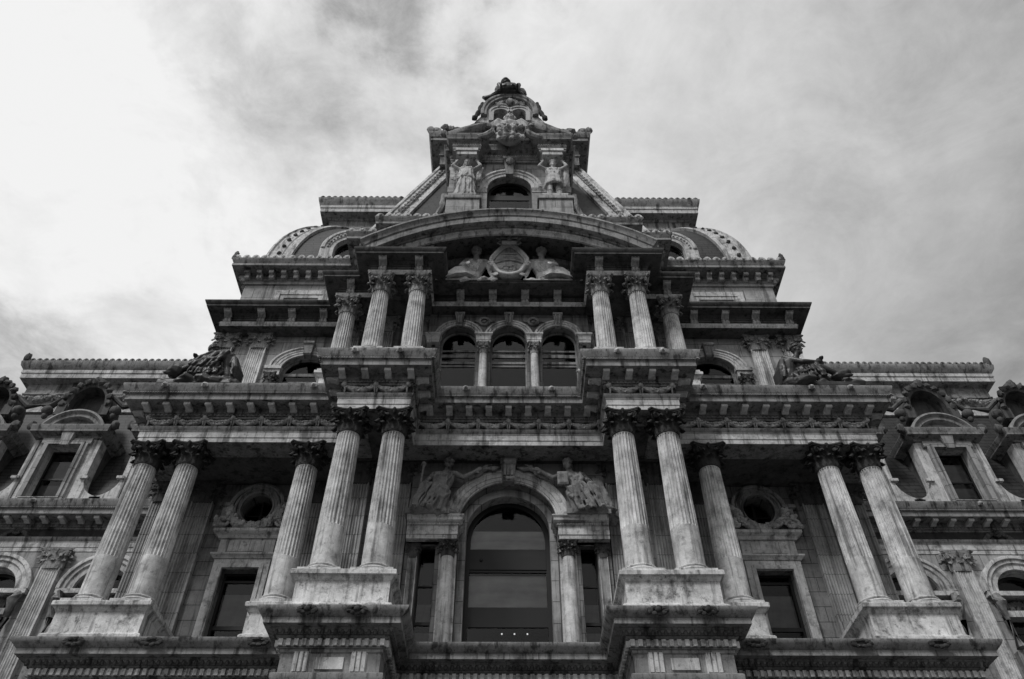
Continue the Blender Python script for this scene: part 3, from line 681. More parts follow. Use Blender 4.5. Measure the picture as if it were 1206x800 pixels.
obj('transom_panel', MB().box(-1.5, 1.5, 27.96, 28.06, 16.05, 16.84).join(sum((MB().ell((x, 27.95, 16.45), (0.07,0.04,0.07), 8, 6).v and [MB().ell((x, 27.95, 16.45), (0.07,0.04,0.07), 8, 6)] for x in (-1.05,-.35,.35,1.05)), [])[0]), 'frame', wf)
for x in (-0.22, 0.26, 0.75):
    obj('lamp', MB().ell((x, 28.9, 13.9), (0.032,)*3, 10, 7), 'bulb', wf)

# ------------------------------------------------------------------ upper order storey
E2 = mirror_path([(-14.6,38),(-14.6,27.45),(-8.35,27.45),(-8.35,25.5),(-6.6,25.5),(-6.6,24.05),(-3.8,24.05),(-3.8,26.05)])
e2p = [(-0.9,29.3),(0,29.3),(0,29.38),(0.05,29.4),(0.09,29.48),(0.09,29.53),(0,29.55),(0,29.70),(0.03,29.71),(0.03,29.85),(0.06,29.86),(0.06,29.98),(0.1,30.0),(0.14,30.06),(0.18,30.10),(0.66,30.12),(0.68,30.12),(0.68,30.22),(0.72,30.25),(0.78,30.34),(0.8,30.40),(0.8,30.44),(-0.9,30.46)]
E2L = E2[:E2.index((-3.8,24.05))+1]+[(-3.8,26.6)]; E2R = [(3.8,26.6)]+E2[E2.index((3.8,24.05)):]
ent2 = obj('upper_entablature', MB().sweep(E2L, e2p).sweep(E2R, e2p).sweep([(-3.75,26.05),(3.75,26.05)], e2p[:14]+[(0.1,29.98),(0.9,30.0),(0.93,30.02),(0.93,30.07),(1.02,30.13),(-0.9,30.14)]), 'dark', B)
obj('architrave_band', MB().sweep(E2[1:-1], [(0.02,29.305),(0.06,29.37),(0.11,29.46),(0.11,29.535),(0.02,29.535)]), 'pale', ent2)
br = MB()                                                # console bracket
pts = [(0,-0.02),(-0.10,-0.04),(-0.16,0.04),(-0.14,0.14),(-0.12,0.26),(-0.20,0.36),(-0.34,0.42),(-0.46,0.47),(-0.52,0.54),(0,0.54)]
k = len(pts); br.add([(sx*0.16, y, z) for sx in (-1, 1) for y, z in pts], [tuple(range(k)), tuple(range(2*k-1, k-1, -1))]+[(i, (i+1) % k, (i+1) % k+k, i+k) for i in range(k)])
for x in (-0.16, 0, 0.16): br.tube([(x, y-0.01, z) for y, z in pts[:-1]], 0.035, 6)
br.tube([(-0.17,-0.4,0.46),(0.17,-0.4,0.46)], 0.09, 8); br.tube([(-0.17,-0.08,0.04),(0.17,-0.08,0.04)], 0.06, 8)
bme = mesh_of('console_bracket', br, M['carve'])
for s in SG:
    for x, y in ((14.25,27.45),(12.55,27.45),(11.0,27.45),(9.4,27.45),(7.75,25.5),(6.03,24.05),(4.30,24.05),(2.40,26.05),(0.80,26.05)): link('console_bracket', bme, ent2, (s*x, y, 29.56 if y < 26.01 or y > 27 else 29.44))
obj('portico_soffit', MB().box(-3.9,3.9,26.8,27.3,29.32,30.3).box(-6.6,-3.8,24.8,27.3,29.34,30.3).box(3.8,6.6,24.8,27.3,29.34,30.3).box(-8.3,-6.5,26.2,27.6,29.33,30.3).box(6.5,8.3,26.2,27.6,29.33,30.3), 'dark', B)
for s in SG:
    x0, x1 = sorted((s*8.0, s*14.65)); cxw = s*9.97
    obj('wall', MB().plate(rect(x0,x1,22.8,29.35), [archhole(cxw,1.2,27.05,23.4,0.95)], 28.2, 28.8), 'wall2', B)
    obj('side_wall', MB().box(s*14.1, s*14.65, 28.802, 36, 22.5, 30.0), 'wall2', B)
    obj('pier_wall', MB().box(s*3.9, s*6.6, 27.0, 27.75, 22.8, 29.35).box(s*6.6, s*8.05, 27.4, 28.3, 22.8, 29.35), 'wall', B)
    obj('archivolt', MB().arc(cxw, 27.05, [(28.21,1.82),(28.04,1.82),(28.0,1.76),(28.0,1.68),(28.06,1.64),(28.06,1.5),(28.09,1.48),(28.09,1.34),(28.12,1.32),(28.12,1.19),(28.21,1.19)], 0, math.pi, 36, rz=0.77), 'pale', B)
    obj('keystone', MB().hexa([(cxw-0.17,27.9,27.75),(cxw+0.17,27.9,27.75),(cxw+0.17,28.2,27.75),(cxw-0.17,28.2,27.75)], [(cxw-0.27,27.78,28.62),(cxw+0.27,27.78,28.62),(cxw+0.27,28.2,28.62),(cxw-0.27,28.2,28.62)])
        .tube([(cxw-0.27,27.82,28.5),(cxw+0.27,27.82,28.5)], 0.1, 8).tube([(cxw-0.19,27.9,27.85),(cxw+0.19,27.9,27.85)], 0.07, 8), 'ent', B)
    for e in (-1, 1):
        xx = cxw+e*1.52
        obj('impost', MB().box(xx-0.42, xx+0.42, 27.92, 28.2, 26.86, 27.06).box(xx-0.36, xx+0.36, 28.0, 28.2, 26.5, 26.86), 'pale', B)
        c_ = link('capital', cap_mesh(0.2, 0.75, 'jamb_capital', 'dark', 0.8), B, (xx, 28.02, 25.75)); c_.name = 'jamb_capital'
        obj('jamb', MB().box(xx-0.2, xx+0.2, 27.98, 28.2, 22.8, 25.75), 'pale', B)
    window(B, cxw, 23.4, 27.05, 2.4, 28.5, arched=1, rz=0.95, fr=0.12, bars=((26.85, 0.18), (26.35, 0.14), (25.95, 0.2), (25.4, 0.15)), fmat='ent')
# arcade of three
holes = [archhole(x, 0.87, 27.6, 23.3) for x in (-2.4, 0, 2.4)]
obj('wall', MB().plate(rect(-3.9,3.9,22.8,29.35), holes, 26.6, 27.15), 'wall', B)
for x in (-2.4, 0, 2.4):
    obj('archivolt', MB().arc(x, 27.6, [(26.62,1.2),(26.46,1.2),(26.43,1.15),(26.43,1.09),(26.48,1.07),(26.48,0.98),(26.52,0.96),(26.52,0.86),(26.62,0.86)], 0, math.pi, 30), 'pale', B)
    obj('keystone', MB().hexa([(x-0.13,26.38,28.3),(x+0.13,26.38,28.3),(x+0.13,26.6,28.3),(x-0.13,26.6,28.3)], [(x-0.24,26.26,29.15),(x+0.24,26.26,29.15),(x+0.24,26.6,29.15),(x-0.24,26.6,29.15)])
        .tube([(x-0.24,26.3,29.05),(x+0.24,26.3,29.05)], 0.09, 8).tube([(x-0.06,26.3,28.4),(x-0.1,26.22,29.0)], 0.04, 6).tube([(x+0.06,26.3,28.4),(x+0.1,26.22,29.0)], 0.04, 6), 'ent', B)
    window(B, x, 23.3, 27.55, 1.74, 27.0, arched=1, fr=0.08, bars=((27.1, 0.1), (26.72, 0.2), (26.3, 0.14), (26.1, 0.1)), fmat='ent')
for x in (-1.2, 1.2, -3.6, 3.6):
    wd = 0.42 if abs(x) < 2 else 0.36
    obj('impost', MB().sweep([(x-wd*0.8,26.6),(x-wd*0.8,26.24),(x+wd*0.8,26.24),(x+wd*0.8,26.6)], [(-0.2,27.0),(0.0,27.0),(0,27.15),(0.02,27.17),(0.02,27.38),(0.06,27.45),(0.1,27.5),(0.1,27.58),(-0.2,27.6)]), 'pale', B)
for x in (-1.2, 1.2):
    obj('roundel', MB().arc(x, 28.75, [(26.6,0.3),(26.5,0.3),(26.47,0.24),(26.5,0.17),(26.6,0.17)], 0, 2*math.pi, 24).ell((x,26.55,28.75),(0.1,0.06,0.1),10,6)
        .tube([(x-0.3,26.55,28.72),(x-0.45,26.55,28.78),(x-0.62,26.55,28.7)], [0.06,0.05,0.02], 6).tube([(x+0.3,26.55,28.72),(x+0.45,26.55,28.78),(x+0.62,26.55,28.7)], [0.06,0.05,0.02], 6), 'ent', B)

# ------------------------------------------------------------------ segmental pediment
RP = 11.35; ZC = 33.55-RP; aa = math.asin(7.2/RP)
def ring(prof, a=aa, seg=56): return MB().arc(0, ZC, prof, math.pi/2-a, math.pi/2+a, seg)
ped = obj('segmental_pediment', ring([(23.15,RP),(23.13,RP-0.12),(23.22,RP-0.2),(23.28,RP-0.42),(23.34,RP-0.46),(23.34,RP-0.82),(23.40,RP-0.86),(23.6,RP-0.88),(23.62,RP-0.95),(23.85,RP-0.96),(23.85,RP-0.3),(26.4,RP-0.3),(26.4,RP)]), 'ent', B, rough_edges=0.015)
obj('inner_archivolt', ring([(23.72,RP-0.9),(23.72,RP-1.02),(23.80,RP-1.08),(23.86,RP-1.22),(23.95,RP-1.24),(23.95,RP-1.0),(23.8,RP-0.9)], aa*0.93), 'pale', ped)
fill = MB()
for s in SG:
    n = 16; xs = [3.75+(6.75-3.75)*i/n for i in range(n+1)]
    out = [(3.75,30.44)]+[(6.75,30.44)]+[(x, ZC+math.sqrt((RP-0.7)**2-x*x)) for x in reversed(xs)]
    q = MB().plate(out, [], 24.0, 25.9)
    fill.join(q if s > 0 else q.mirror())
obj('spandrel_wall', fill, 'ent', ped)
n = 30; xs = [-4.2+8.4*i/n for i in range(n+1)]
obj('tympanum', MB().plate([(-4.2,29.9),(4.2,29.9)]+[(x, ZC+math.sqrt((RP-0.25)**2-x*x)) for x in reversed(xs)], [], 25.9, 26.3), 'soot_contrast', ped)
obj('tympanum_arch', MB().arc(0, ZC-0.35, [(25.4,RP-0.6),(25.4,RP-0.95),(25.5,RP-1.0),(25.9,RP-1.0),(25.9,RP-0.6)], R(72), R(108), 30), 'ent', ped)

# ------------------------------------------------------------------ attic storey behind the pediment
AP = mirror_path([(-14.8,37),(-14.8,28.9),(-8.1,28.9),(-8.1,27.0),(-6.4,27.0),(-6.4,26.0)])
att = obj('attic_wall', MB().sweep(AP, [(-0.5,30.0),(0,30.0),(0,34.2),(0.1,34.22),(0.1,34.3),(0.06,34.32),(0.06,34.46),(0.12,34.5),(0,34.52),(0,35.05),(-0.5,35.05)]), 'wall2', B)
attc = obj('attic_cornice', MB().sweep(AP, [(-0.5,34.98),(0.1,34.98),(0.12,35.02),(0.78,35.06),(0.78,35.22),(0.70,35.24),(0.72,35.36),(0.85,35.5),(0.88,35.62),(-0.5,35.66)]), 'ent', B)
bb = MB().box(-0.13,0.13,-0.5,0,0.25,0.46).box(-0.13,0.13,-0.32,0,0,0.25); bbm = mesh_of('block_bracket', bb, M['pale'])
for x, y, n_ in along(AP, 0.72, 0.2, 0.25):
    if y > 31 or abs(x) < 6: continue
    o = link('block_bracket', bbm, attc, (x, y, 34.53)); o.rotation_euler = (0, 0, math.atan2(n_[0], -n_[1]))
def cresting(path, out, z, sp, h, par, mat='pale', lim=99, ymax=40, knob=True):
    m = MB()
    for x, y, n_ in along(path, sp, out, sp/2):
        if abs(x) > lim or y > ymax: continue
        cx_, cy_ = x+n_[0]*(out-0.05), y+n_[1]*(out-0.05); t = (-n_[1], n_[0]); V = []
        for dd in (0.04, -0.06):
            for k in range(9):
                a = math.pi*k/8; u = sp*0.46*math.cos(a); V.append((cx_+t[0]*u+n_[0]*dd, cy_+t[1]*u+n_[1]*dd, z-0.04+h*math.sin(a)))
        m.add(V, [tuple(range(9)), tuple(range(17, 8, -1))]+[(i, i+1, i+10, i+9) for i in range(8)]+[(8, 0, 9, 17)])
        m.ell((cx_+n_[0]*0.05, cy_+n_[1]*0.05, z+h*0.42), (sp*0.2 if abs(t[0]) > .5 else 0.05, sp*0.2 if abs(t[1]) > .5 else 0.05, h*0.35), 8, 5)
    return obj('cresting', m, mat, par)
cresting(AP, 0.85, 35.66, 0.5, 0.3, attc, ymax=33)
for s in SG:
    m = MB(); 
    for k, q in ((0, 0.26), (0.25, 0.2), (0.45, 0.1)): m.ell((s*15.55, 28.15, 35.8+k), (q*0.8, q*0.6, q), 8, 6, 0.15)
    obj('corner_acroterion', m, 'dark', attc)
    x0, x1 = sorted((s*9.9, s*13.0))
    obj('attic_panel', MB().plate(rect(x0,x1,31.5,33.7), [rect(x0+0.35,x1-0.35,31.8,33.35)], 28.8, 28.9).plate(rect(x0+0.35,x1-0.35,31.8,33.35), [rect(x0+0.6,x1-0.6,32.0,33.1)], 28.84, 28.9), 'pale', att)
obj('attic_roof_slab', MB().box(-14.3,14.3,29.3,40,34.9,35.6).box(-6.2,6.2,26.3,29.5,34.9,35.6).box(-8,8,27.4,29.5,34.88,35.58), 'lead', B)

# convex mansard behind the attic, ribs on its hips
def cv_pt(t): return (4.0*(1-math.cos(t)), 35.6+8.0*math.sin(t))
m = MB(); V = []; F = []; NT = 16
for i in range(NT+1):
    ins, z = cv_pt(math.pi/2*i/NT); x = 14.3-ins*0.95; y = 29.1+ins
    V += [(-x, 41, z), (-x, y, z), (x, y, z), (x, 41, z)]
for i in range(NT):
    for j in range(3): F.append((i*4+j, i*4+j+1, i*4+j+5, i*4+j+4))
F.append((NT*4, NT*4+1, NT*4+2, NT*4+3)); F.append((3, 2, 1, 0)); F += [(i*4+3, i*4, i*4+4, i*4+7) for i in range(NT)]
m.add(V, F); croof = obj('convex_mansard', m, 'slate', B, smooth=60)
for s in SG:
    # hip rib: broad moulded band lying on the front slope beside the hip
    V = []; F = []; prof = ((0.0,0.14),(0.16,0.20),(0.22,0.10),(0.5,0.10),(0.56,0.16),(0.9,0.16),(0.96,0.10),(1.22,0.10),(1.28,0.22),(1.5,0.18),(1.5,-0.12),(0.0,-0.12)); k = len(prof)
    for i in range(NT*2+1):
        t = math.pi/2*i/(NT*2); ins, z = cv_pt(t); ny, nz_ = -math.cos(t)*0.9, math.sin(t)*0.44; L = math.hypot(ny, nz_); ny /= L; nz_ /= L
        for a, b in prof: V.append((s*(14.38-ins*0.95-a), 29.1+ins+ny*b, z+nz_*b))
    for i in range(NT*2):
        for j in range(k): F.append((i*k+j, i*k+(j+1) % k, (i+1)*k+(j+1) % k, (i+1)*k+j))
    q = MB().add(V, F); rb = obj('hip_rib', q, 'pale', croof)
    q = MB().tube([(s*(14.38-cv_pt(math.pi/2*i/15)[0]*0.95-0.73), 29.1+cv_pt(math.pi/2*i/15)[0], cv_pt(math.pi/2*i/15)[1]) for i in range(1, 15)], 0.12, 6)
    for i in range(1, 15):
        t = math.pi/2*i/15; ins, z = cv_pt(t)
        q.ell((s*(14.38-ins*0.95-0.73), 29.1+ins-0.2*math.cos(t), z+0.12*math.sin(t)), (0.14,0.12,0.13), 8, 6, 0.25)
    obj('rosette_row', q, 'dark', rb)
    # round dormer with voussoirs, half hidden by the centre block
    cxd = s*9.3
    rd = obj('round_dormer', MB().arc(cxd, 37.2, [(31.5,1.75),(28.5,1.75),(28.42,1.66),(28.42,1.5),(28.5,1.46),(28.5,1.2),(28.56,1.16),(28.56,0.95),(31.5,0.95)], 0, math.pi, 36)
             .box(cxd-1.75, cxd-0.95, 28.5, 31, 35.65, 37.2).box(cxd+0.95, cxd+1.75, 28.5, 31, 35.65, 37.2), 'pale', B)
    q = MB()
    for i in range(17):
        a = math.pi*(i+0.5)/17; q.ell((cxd+1.32*math.cos(a), 28.46, 37.2+1.32*math.sin(a)), (0.08,0.06,0.08), 6, 5)
    obj('bead_ring', q, 'pale', rd)
    window(rd, cxd, 35.9, 37.2, 1.9, 28.9, arched=1)
    # scrolled ridge ornament on the attic shoulder
    q = MB()
    for e in (-1, 1):
        P = [(s*8.0+e*(0.25+1.9*t), 31.9, 41.0+0.9*(1-t)**2+0.12*math.sin(t*9)) for t in [i/12 for i in range(13)]]
        q.tube(P, [0.3-0.15*i/12 for i in range(13)], 8, 0.12)
        q.arc(s*8.0+e*0.4, 42.2, [(31.6,0.34),(31.6,0.2),(32.0,0.2),(32.0,0.34)], 0, 2*math.pi, 16)
    q.box(s*8-2.6, s*8+2.6, 31.6, 32.3, 40.6, 41.0)
    obj('scroll_ornament', q, 'ent', B)
# deep roof block whose cornice shows at both sides
TP = mirror_path([(-12.4,40),(-12.4,32.4)])
tb = obj('roof_block', MB().sweep(TP, [(-0.5,40.5),(0,40.5),(0,44.2),(0.1,44.25),(0.1,44.45),(0.0,44.5),(0,45.2),(0.1,45.25),(0.14,45.4),(0.6,45.5),(0.6,45.9),(0.66,45.95),(0.66,46.2),(0.85,46.5),(0.9,46.75),(0.9,46.85),(-0.5,46.9)]), 'ent', B)
obj('cornice_fascia', MB().sweep(TP, [(0.58,45.52),(0.63,45.52),(0.63,45.88),(0.69,45.93),(0.69,46.18),(0.58,46.2)]), 'pale', tb)
cresting(TP, 0.85, 46.9, 0.42, 0.24, tb, 'ent', ymax=34)
obj('roof_deck', MB().box(-12,12,32.8,40,46.4,46.82), 'lead', tb)

# ------------------------------------------------------------------ central pyramid roof, its crown block and cresting
pyr = MB(); lo = (8.1, 26.8, 35.66); hi = (4.85, 30.8, 49.6)
pyr.hexa([(-lo[0],lo[1],lo[2]),(lo[0],lo[1],lo[2]),(lo[0],39,lo[2]),(-lo[0],39,lo[2])], [(-hi[0],hi[1],hi[2]),(hi[0],hi[1],hi[2]),(hi[0],36,hi[2]),(-hi[0],36,hi[2])])
pr = obj('pyramid_roof', pyr, 'slate', B)
for s in SG:
    V = []; F = []; prof = ((-0.1,-0.2),(-0.1,0.2),(0.1,0.22),(0.16,0.13),(0.98,0.13),(1.04,0.22),(1.22,0.2),(1.22,-0.2)); k = len(prof)
    for t in (0.0, 1.0):
        for a, b in prof: V.append((s*(lo[0]+(hi[0]-lo[0])*t-a), lo[1]+(hi[1]-lo[1])*t-b*0.94, lo[2]+(hi[2]-lo[2])*t+b*0.33))
    for j in range(k): F.append((j, (j+1) % k, (j+1) % k+k, j+k))
    F += [tuple(range(k)), tuple(range(2*k-1, k-1, -1))]
    rb = obj('hip_rib', MB().add(V, F), 'pale', pr)
    q = MB()
    for d_ in (0.42, 0.72): q.tube([(s*(lo[0]+(hi[0]-lo[0])*t-d_), lo[1]+(hi[1]-lo[1])*t-0.13, lo[2]+(hi[2]-lo[2])*t+0.05+(0.25 if d_ > 0.5 else 0)) for t in (0.01, 0.5, 0.985)], 0.05, 6)
    for i in range(9): t = (i+0.5)/9; q.tube([(s*(lo[0]+(hi[0]-lo[0])*t-d_), lo[1]+(hi[1]-lo[1])*t-0.13, lo[2]+(hi[2]-lo[2])*t+0.05) for d_ in (0.42, 0.72)], 0.04, 6)
    for i in range(27):
        t = (i+0.5)/27
        for e in (0, 1):
            c_ = (s*(lo[0]+(hi[0]-lo[0])*t-(0.42+0.3*(e))), lo[1]+(hi[1]-lo[1])*t-0.16, lo[2]+(hi[2]-lo[2])*t+0.05+e*0.25)
            q.ell(c_, (0.1, 0.07, 0.1), 7, 5, 0.15)
    obj('lattice_ornament', q, 'relief', rb)
CP = mirror_path([(-4.9,36),(-4.9,29.9)])
cb_ = obj('crown_block', MB().sweep(CP, [(-0.5,48.6),(0,48.6),(0,49.6),(0.1,49.65),(0.1,49.8),(0.04,49.85),(0.04,50.5),(0.12,50.6),(0.7,50.68),(0.7,51.0),(0.78,51.05),(0.9,51.35),(0.92,51.5),(0.92,51.58),(-0.5,51.6)]).box(-4.5,4.5,30.2,36,48.9,51.5), 'ent', B)
cresting(CP, 0.88, 51.6, 0.95, 0.62, cb_, 'ent', ymax=31)
for s in SG:
    q = MB().ell((s*5.7,29.1,51.9),(0.3,0.2,0.4),9,7,0.15); obj('corner_acroterion', q, 'ent', cb_)
    obj('console_bracket', MB().box(s*4.0-0.2, s*4.0+0.2, 29.2, 29.95, 49.0, 50.55).ell((s*4.0,29.3,48.9),(0.3,0.3,0.3),9,7,0.15), 'ent', cb_)

# dormer tower with the two carrying figures
dout = rect(-3.7,3.7,33.2,44.0)
dw = obj('dormer_tower', MB().plate(dout, [archhole(0,1.35,41.1,33.6)], 27.0, 29.8), 'wall2', B)
obj('archivolt', MB().arc(0, 41.1, [(27.02,1.98),(26.82,1.98),(26.78,1.9),(26.78,1.8),(26.86,1.76),(26.86,1.6),(26.92,1.56),(26.92,1.34),(27.02,1.34)], 0, math.pi, 36), 'pale', dw)
obj('keystone', MB().hexa([(-0.22,26.66,42.3),(0.22,26.66,42.3),(0.22,27.0,42.3),(-0.22,27.0,42.3)], [(-0.36,26.4,43.9),(0.36,26.4,43.9),(0.36,27.0,43.9),(-0.36,27.0,43.9)]).tube([(-0.4,26.5,43.7),(0.4,26.5,43.7)], 0.18, 10).ell((0,26.42,43.35),(0.26,0.2,0.28),9,7,0.15), 'ent', dw)
window(dw, 0, 38.4, 41.1, 2.7, 27.45, arched=1, bars=((40.6, 0.5),), fr=0.15, deep=0.36)
for s in SG:
    obj('impost_band', MB().sweep([(min(s*1.36,s*3.75),26.98),(max(s*1.36,s*3.75),26.98)], [(-0.2,40.75),(0.02,40.75),(0.04,40.9),(0.12,41.0),(0.14,41.1),(-0.2,41.12)]), 'pale', dw)
    obj('figure_pedestal', MB().box(s*2.65-0.95, s*2.65+0.95, 25.75, 27.0, 36.2, 38.2).box(s*2.65-1.05, s*2.65+1.05, 25.65, 27.0, 38.2, 38.45).box(s*2.65-0.7, s*2.65+0.7, 25.8, 26.98, 38.45, 38.8), 'wall2', dw)
    obj('abacus_block', MB().box(s*2.65-0.62, s*2.65+0.62, 25.9, 26.98, 43.3, 43.66).box(s*2.65-0.7, s*2.65+0.7, 25.82, 26.98, 43.66, 43.92), 'pale', dw)
    n = 18; out = [(3.7,36.0),(6.3,36.0)]+[(6.3-2.4*math.sin(math.pi/2*i/n), 36.2+4.2*(1-math.cos(math.pi/2*i/n))) for i in range(n+1)]+[(3.7,40.6)]
    q = MB().plate(out, [], 27.2, 27.9); obj('scroll_buttress', q if s > 0 else q.mirror(), 'pale', dw)
    q = MB().tube([(s*(6.3-2.4*math.sin(math.pi/2*i/n)), 27.1, 36.3+4.2*(1-math.cos(math.pi/2*i/n))) for i in range(n+1)], 0.2, 8, 0.25)
    for i in range(14): q.ell((s*(6.1-rnd.uniform(0, 1.8)), 26.95, 36.3+rnd.uniform(0, 0.8)), (0.24,0.18,0.2), 7, 5, 0.3)
    obj('scroll_foliage', q, 'ent', dw)
DP = mirror_path([(-3.7,29.8),(-3.7,26.9),(-3.5,26.9),(-3.5,26.05),(-1.85,26.05),(-1.85,26.85)])
de = obj('dormer_entablature', MB().sweep(DP, [(-0.3,43.92),(0,43.92),(0,44.1),(0.04,44.12),(0.04,44.3),(0.08,44.34),(0.08,44.4),(0.03,44.42),(0.03,44.62),(0.1,44.68),(0.16,44.74),(0.36,44.8),(0.38,44.98),(0.46,45.1),(0.5,45.2),(0.5,45.25),(-0.3,45.28)]).box(-3.5,3.5,27.1,29.8,44,45.2), 'ent', dw)
de.location = -WL[B.name]; de.parent = B; WL[de.name] = Vector((0,0,0))
m = MB().sweep(DP, [(0.0,44.45),(0.05,44.45),(0.05,44.6),(0.0,44.6)])
for x, y, n_ in along(DP, 0.15, 0.06, 0.06): m.obox((x, y), n_, 0.09, 0.03, 0.1, 44.45, 44.6)
obj('dentil_course', m, 'pale', de)
for s in SG:
    q = MB().tube([(s*x, 25.9+0.06*i, z) for i, (x, z) in enumerate(((3.9,45.5),(3.2,45.9),(2.5,46.35),(1.9,46.8),(1.4,47.0),(1.05,46.8),(1.1,46.5),(1.35,46.55)))], [0.25,0.32,0.34,0.33,0.3,0.26,0.2,0.12], 9, 0.08)
    q.tube([(s*x, 25.7, z) for x, z in ((2.0,44.9),(1.5,45.1),(1.1,45.6),(1.0,46.2))], [0.2,0.26,0.24,0.15], 9)
    q.tube([(s*x, 26.2, z) for x, z in ((4.0,46.0),(3.1,46.5),(2.3,47.1),(1.5,47.4))], [0.2,0.28,0.3,0.2], 9, 0.15)
    for i in range(16): q.ell((s*rnd.uniform(1.2, 4.3), 26.1+rnd.uniform(0, 0.6), 46.2+rnd.uniform(0, 0.9)), (0.28,0.22,0.24), 8, 6, 0.25)
    obj('scroll_gable', q, 'ent', de)
# arched crown over the block
n = 24; zs = 52.7
out = [(-2.5,51.6),(2.5,51.6),(2.15,52.3)]+[(1.85*math.cos(math.pi*i/n), zs+2.55*math.sin(math.pi*i/n)) for i in range(n+1)]+[(-2.15,52.3)]
ca = obj('crown_aedicule', MB().plate(out, [archhole(-0.66,0.5,52.95,51.7,seg=14), archhole(0.66,0.5,52.95,51.7,seg=14)], 28.3, 29.6), 'pale', B)
obj('crown_arch', MB().arc(0, zs, [(28.9,2.1),(28.0,2.1),(27.95,2.0),(27.95,1.88),(28.04,1.82),(28.04,1.68),(28.3,1.64),(28.9,1.64)], R(-8), R(188), 40, rz=1.34), 'ent', ca)
for e in (-1, 1): obj('jamb_arch', MB().arc(e*0.66, 52.95, [(28.32,0.85),(28.15,0.85),(28.15,0.72),(28.22,0.68),(28.22,0.5),(28.32,0.5)], 0, math.pi, 20).box(e*0.66-0.84,e*0.66-0.5,28.16,28.32,51.7,52.95).box(e*0.66+0.5,e*0.66+0.84,28.16,28.32,51.7,52.95), 'carve', ca)
q = MB()
for i in range(40):
    a = R(35+110*rnd.random()); rr = rnd.uniform(0.9, 1.5); q.ell((rr*math.cos(a), 28.2, zs+0.35+rr*1.1*math.sin(a)), (0.16,0.12,0.16), 7, 5, 0.3)
q.box(-1.0,1.0,28.2,28.3,53.9,54.3); q.ell((0,28.1,54.3),(0.3,0.2,0.42),10,8,0.1); obj('carved_cartouche', q, 'ent', ca)
for x in (-0.66, 0.66):
    q = MB().plate(archhole(x,0.5,52.95,51.7,seg=14), [], 29.0, 29.1); obj('dark_backing', q, 'frame', ca)  # flat near-black plate closing the arched opening
for s in SG:
    q = MB().tube([(s*(1.98+0.6*t), 28.1, 53.9-2.2*t-0.2*math.sin(3*t)) for t in [i/9 for i in range(10)]], [0.12+0.08*math.sin(i) ** 2 for i in range(10)], 8, 0.2)
    q.ell((s*2.0,28.1,53.9),(0.16,0.16,0.2),9,7,0.15).ell((s*2.5,28.1,51.9),(0.2,0.18,0.26),9,7,0.15); obj('side_scroll', q, 'soot_contrast', ca)

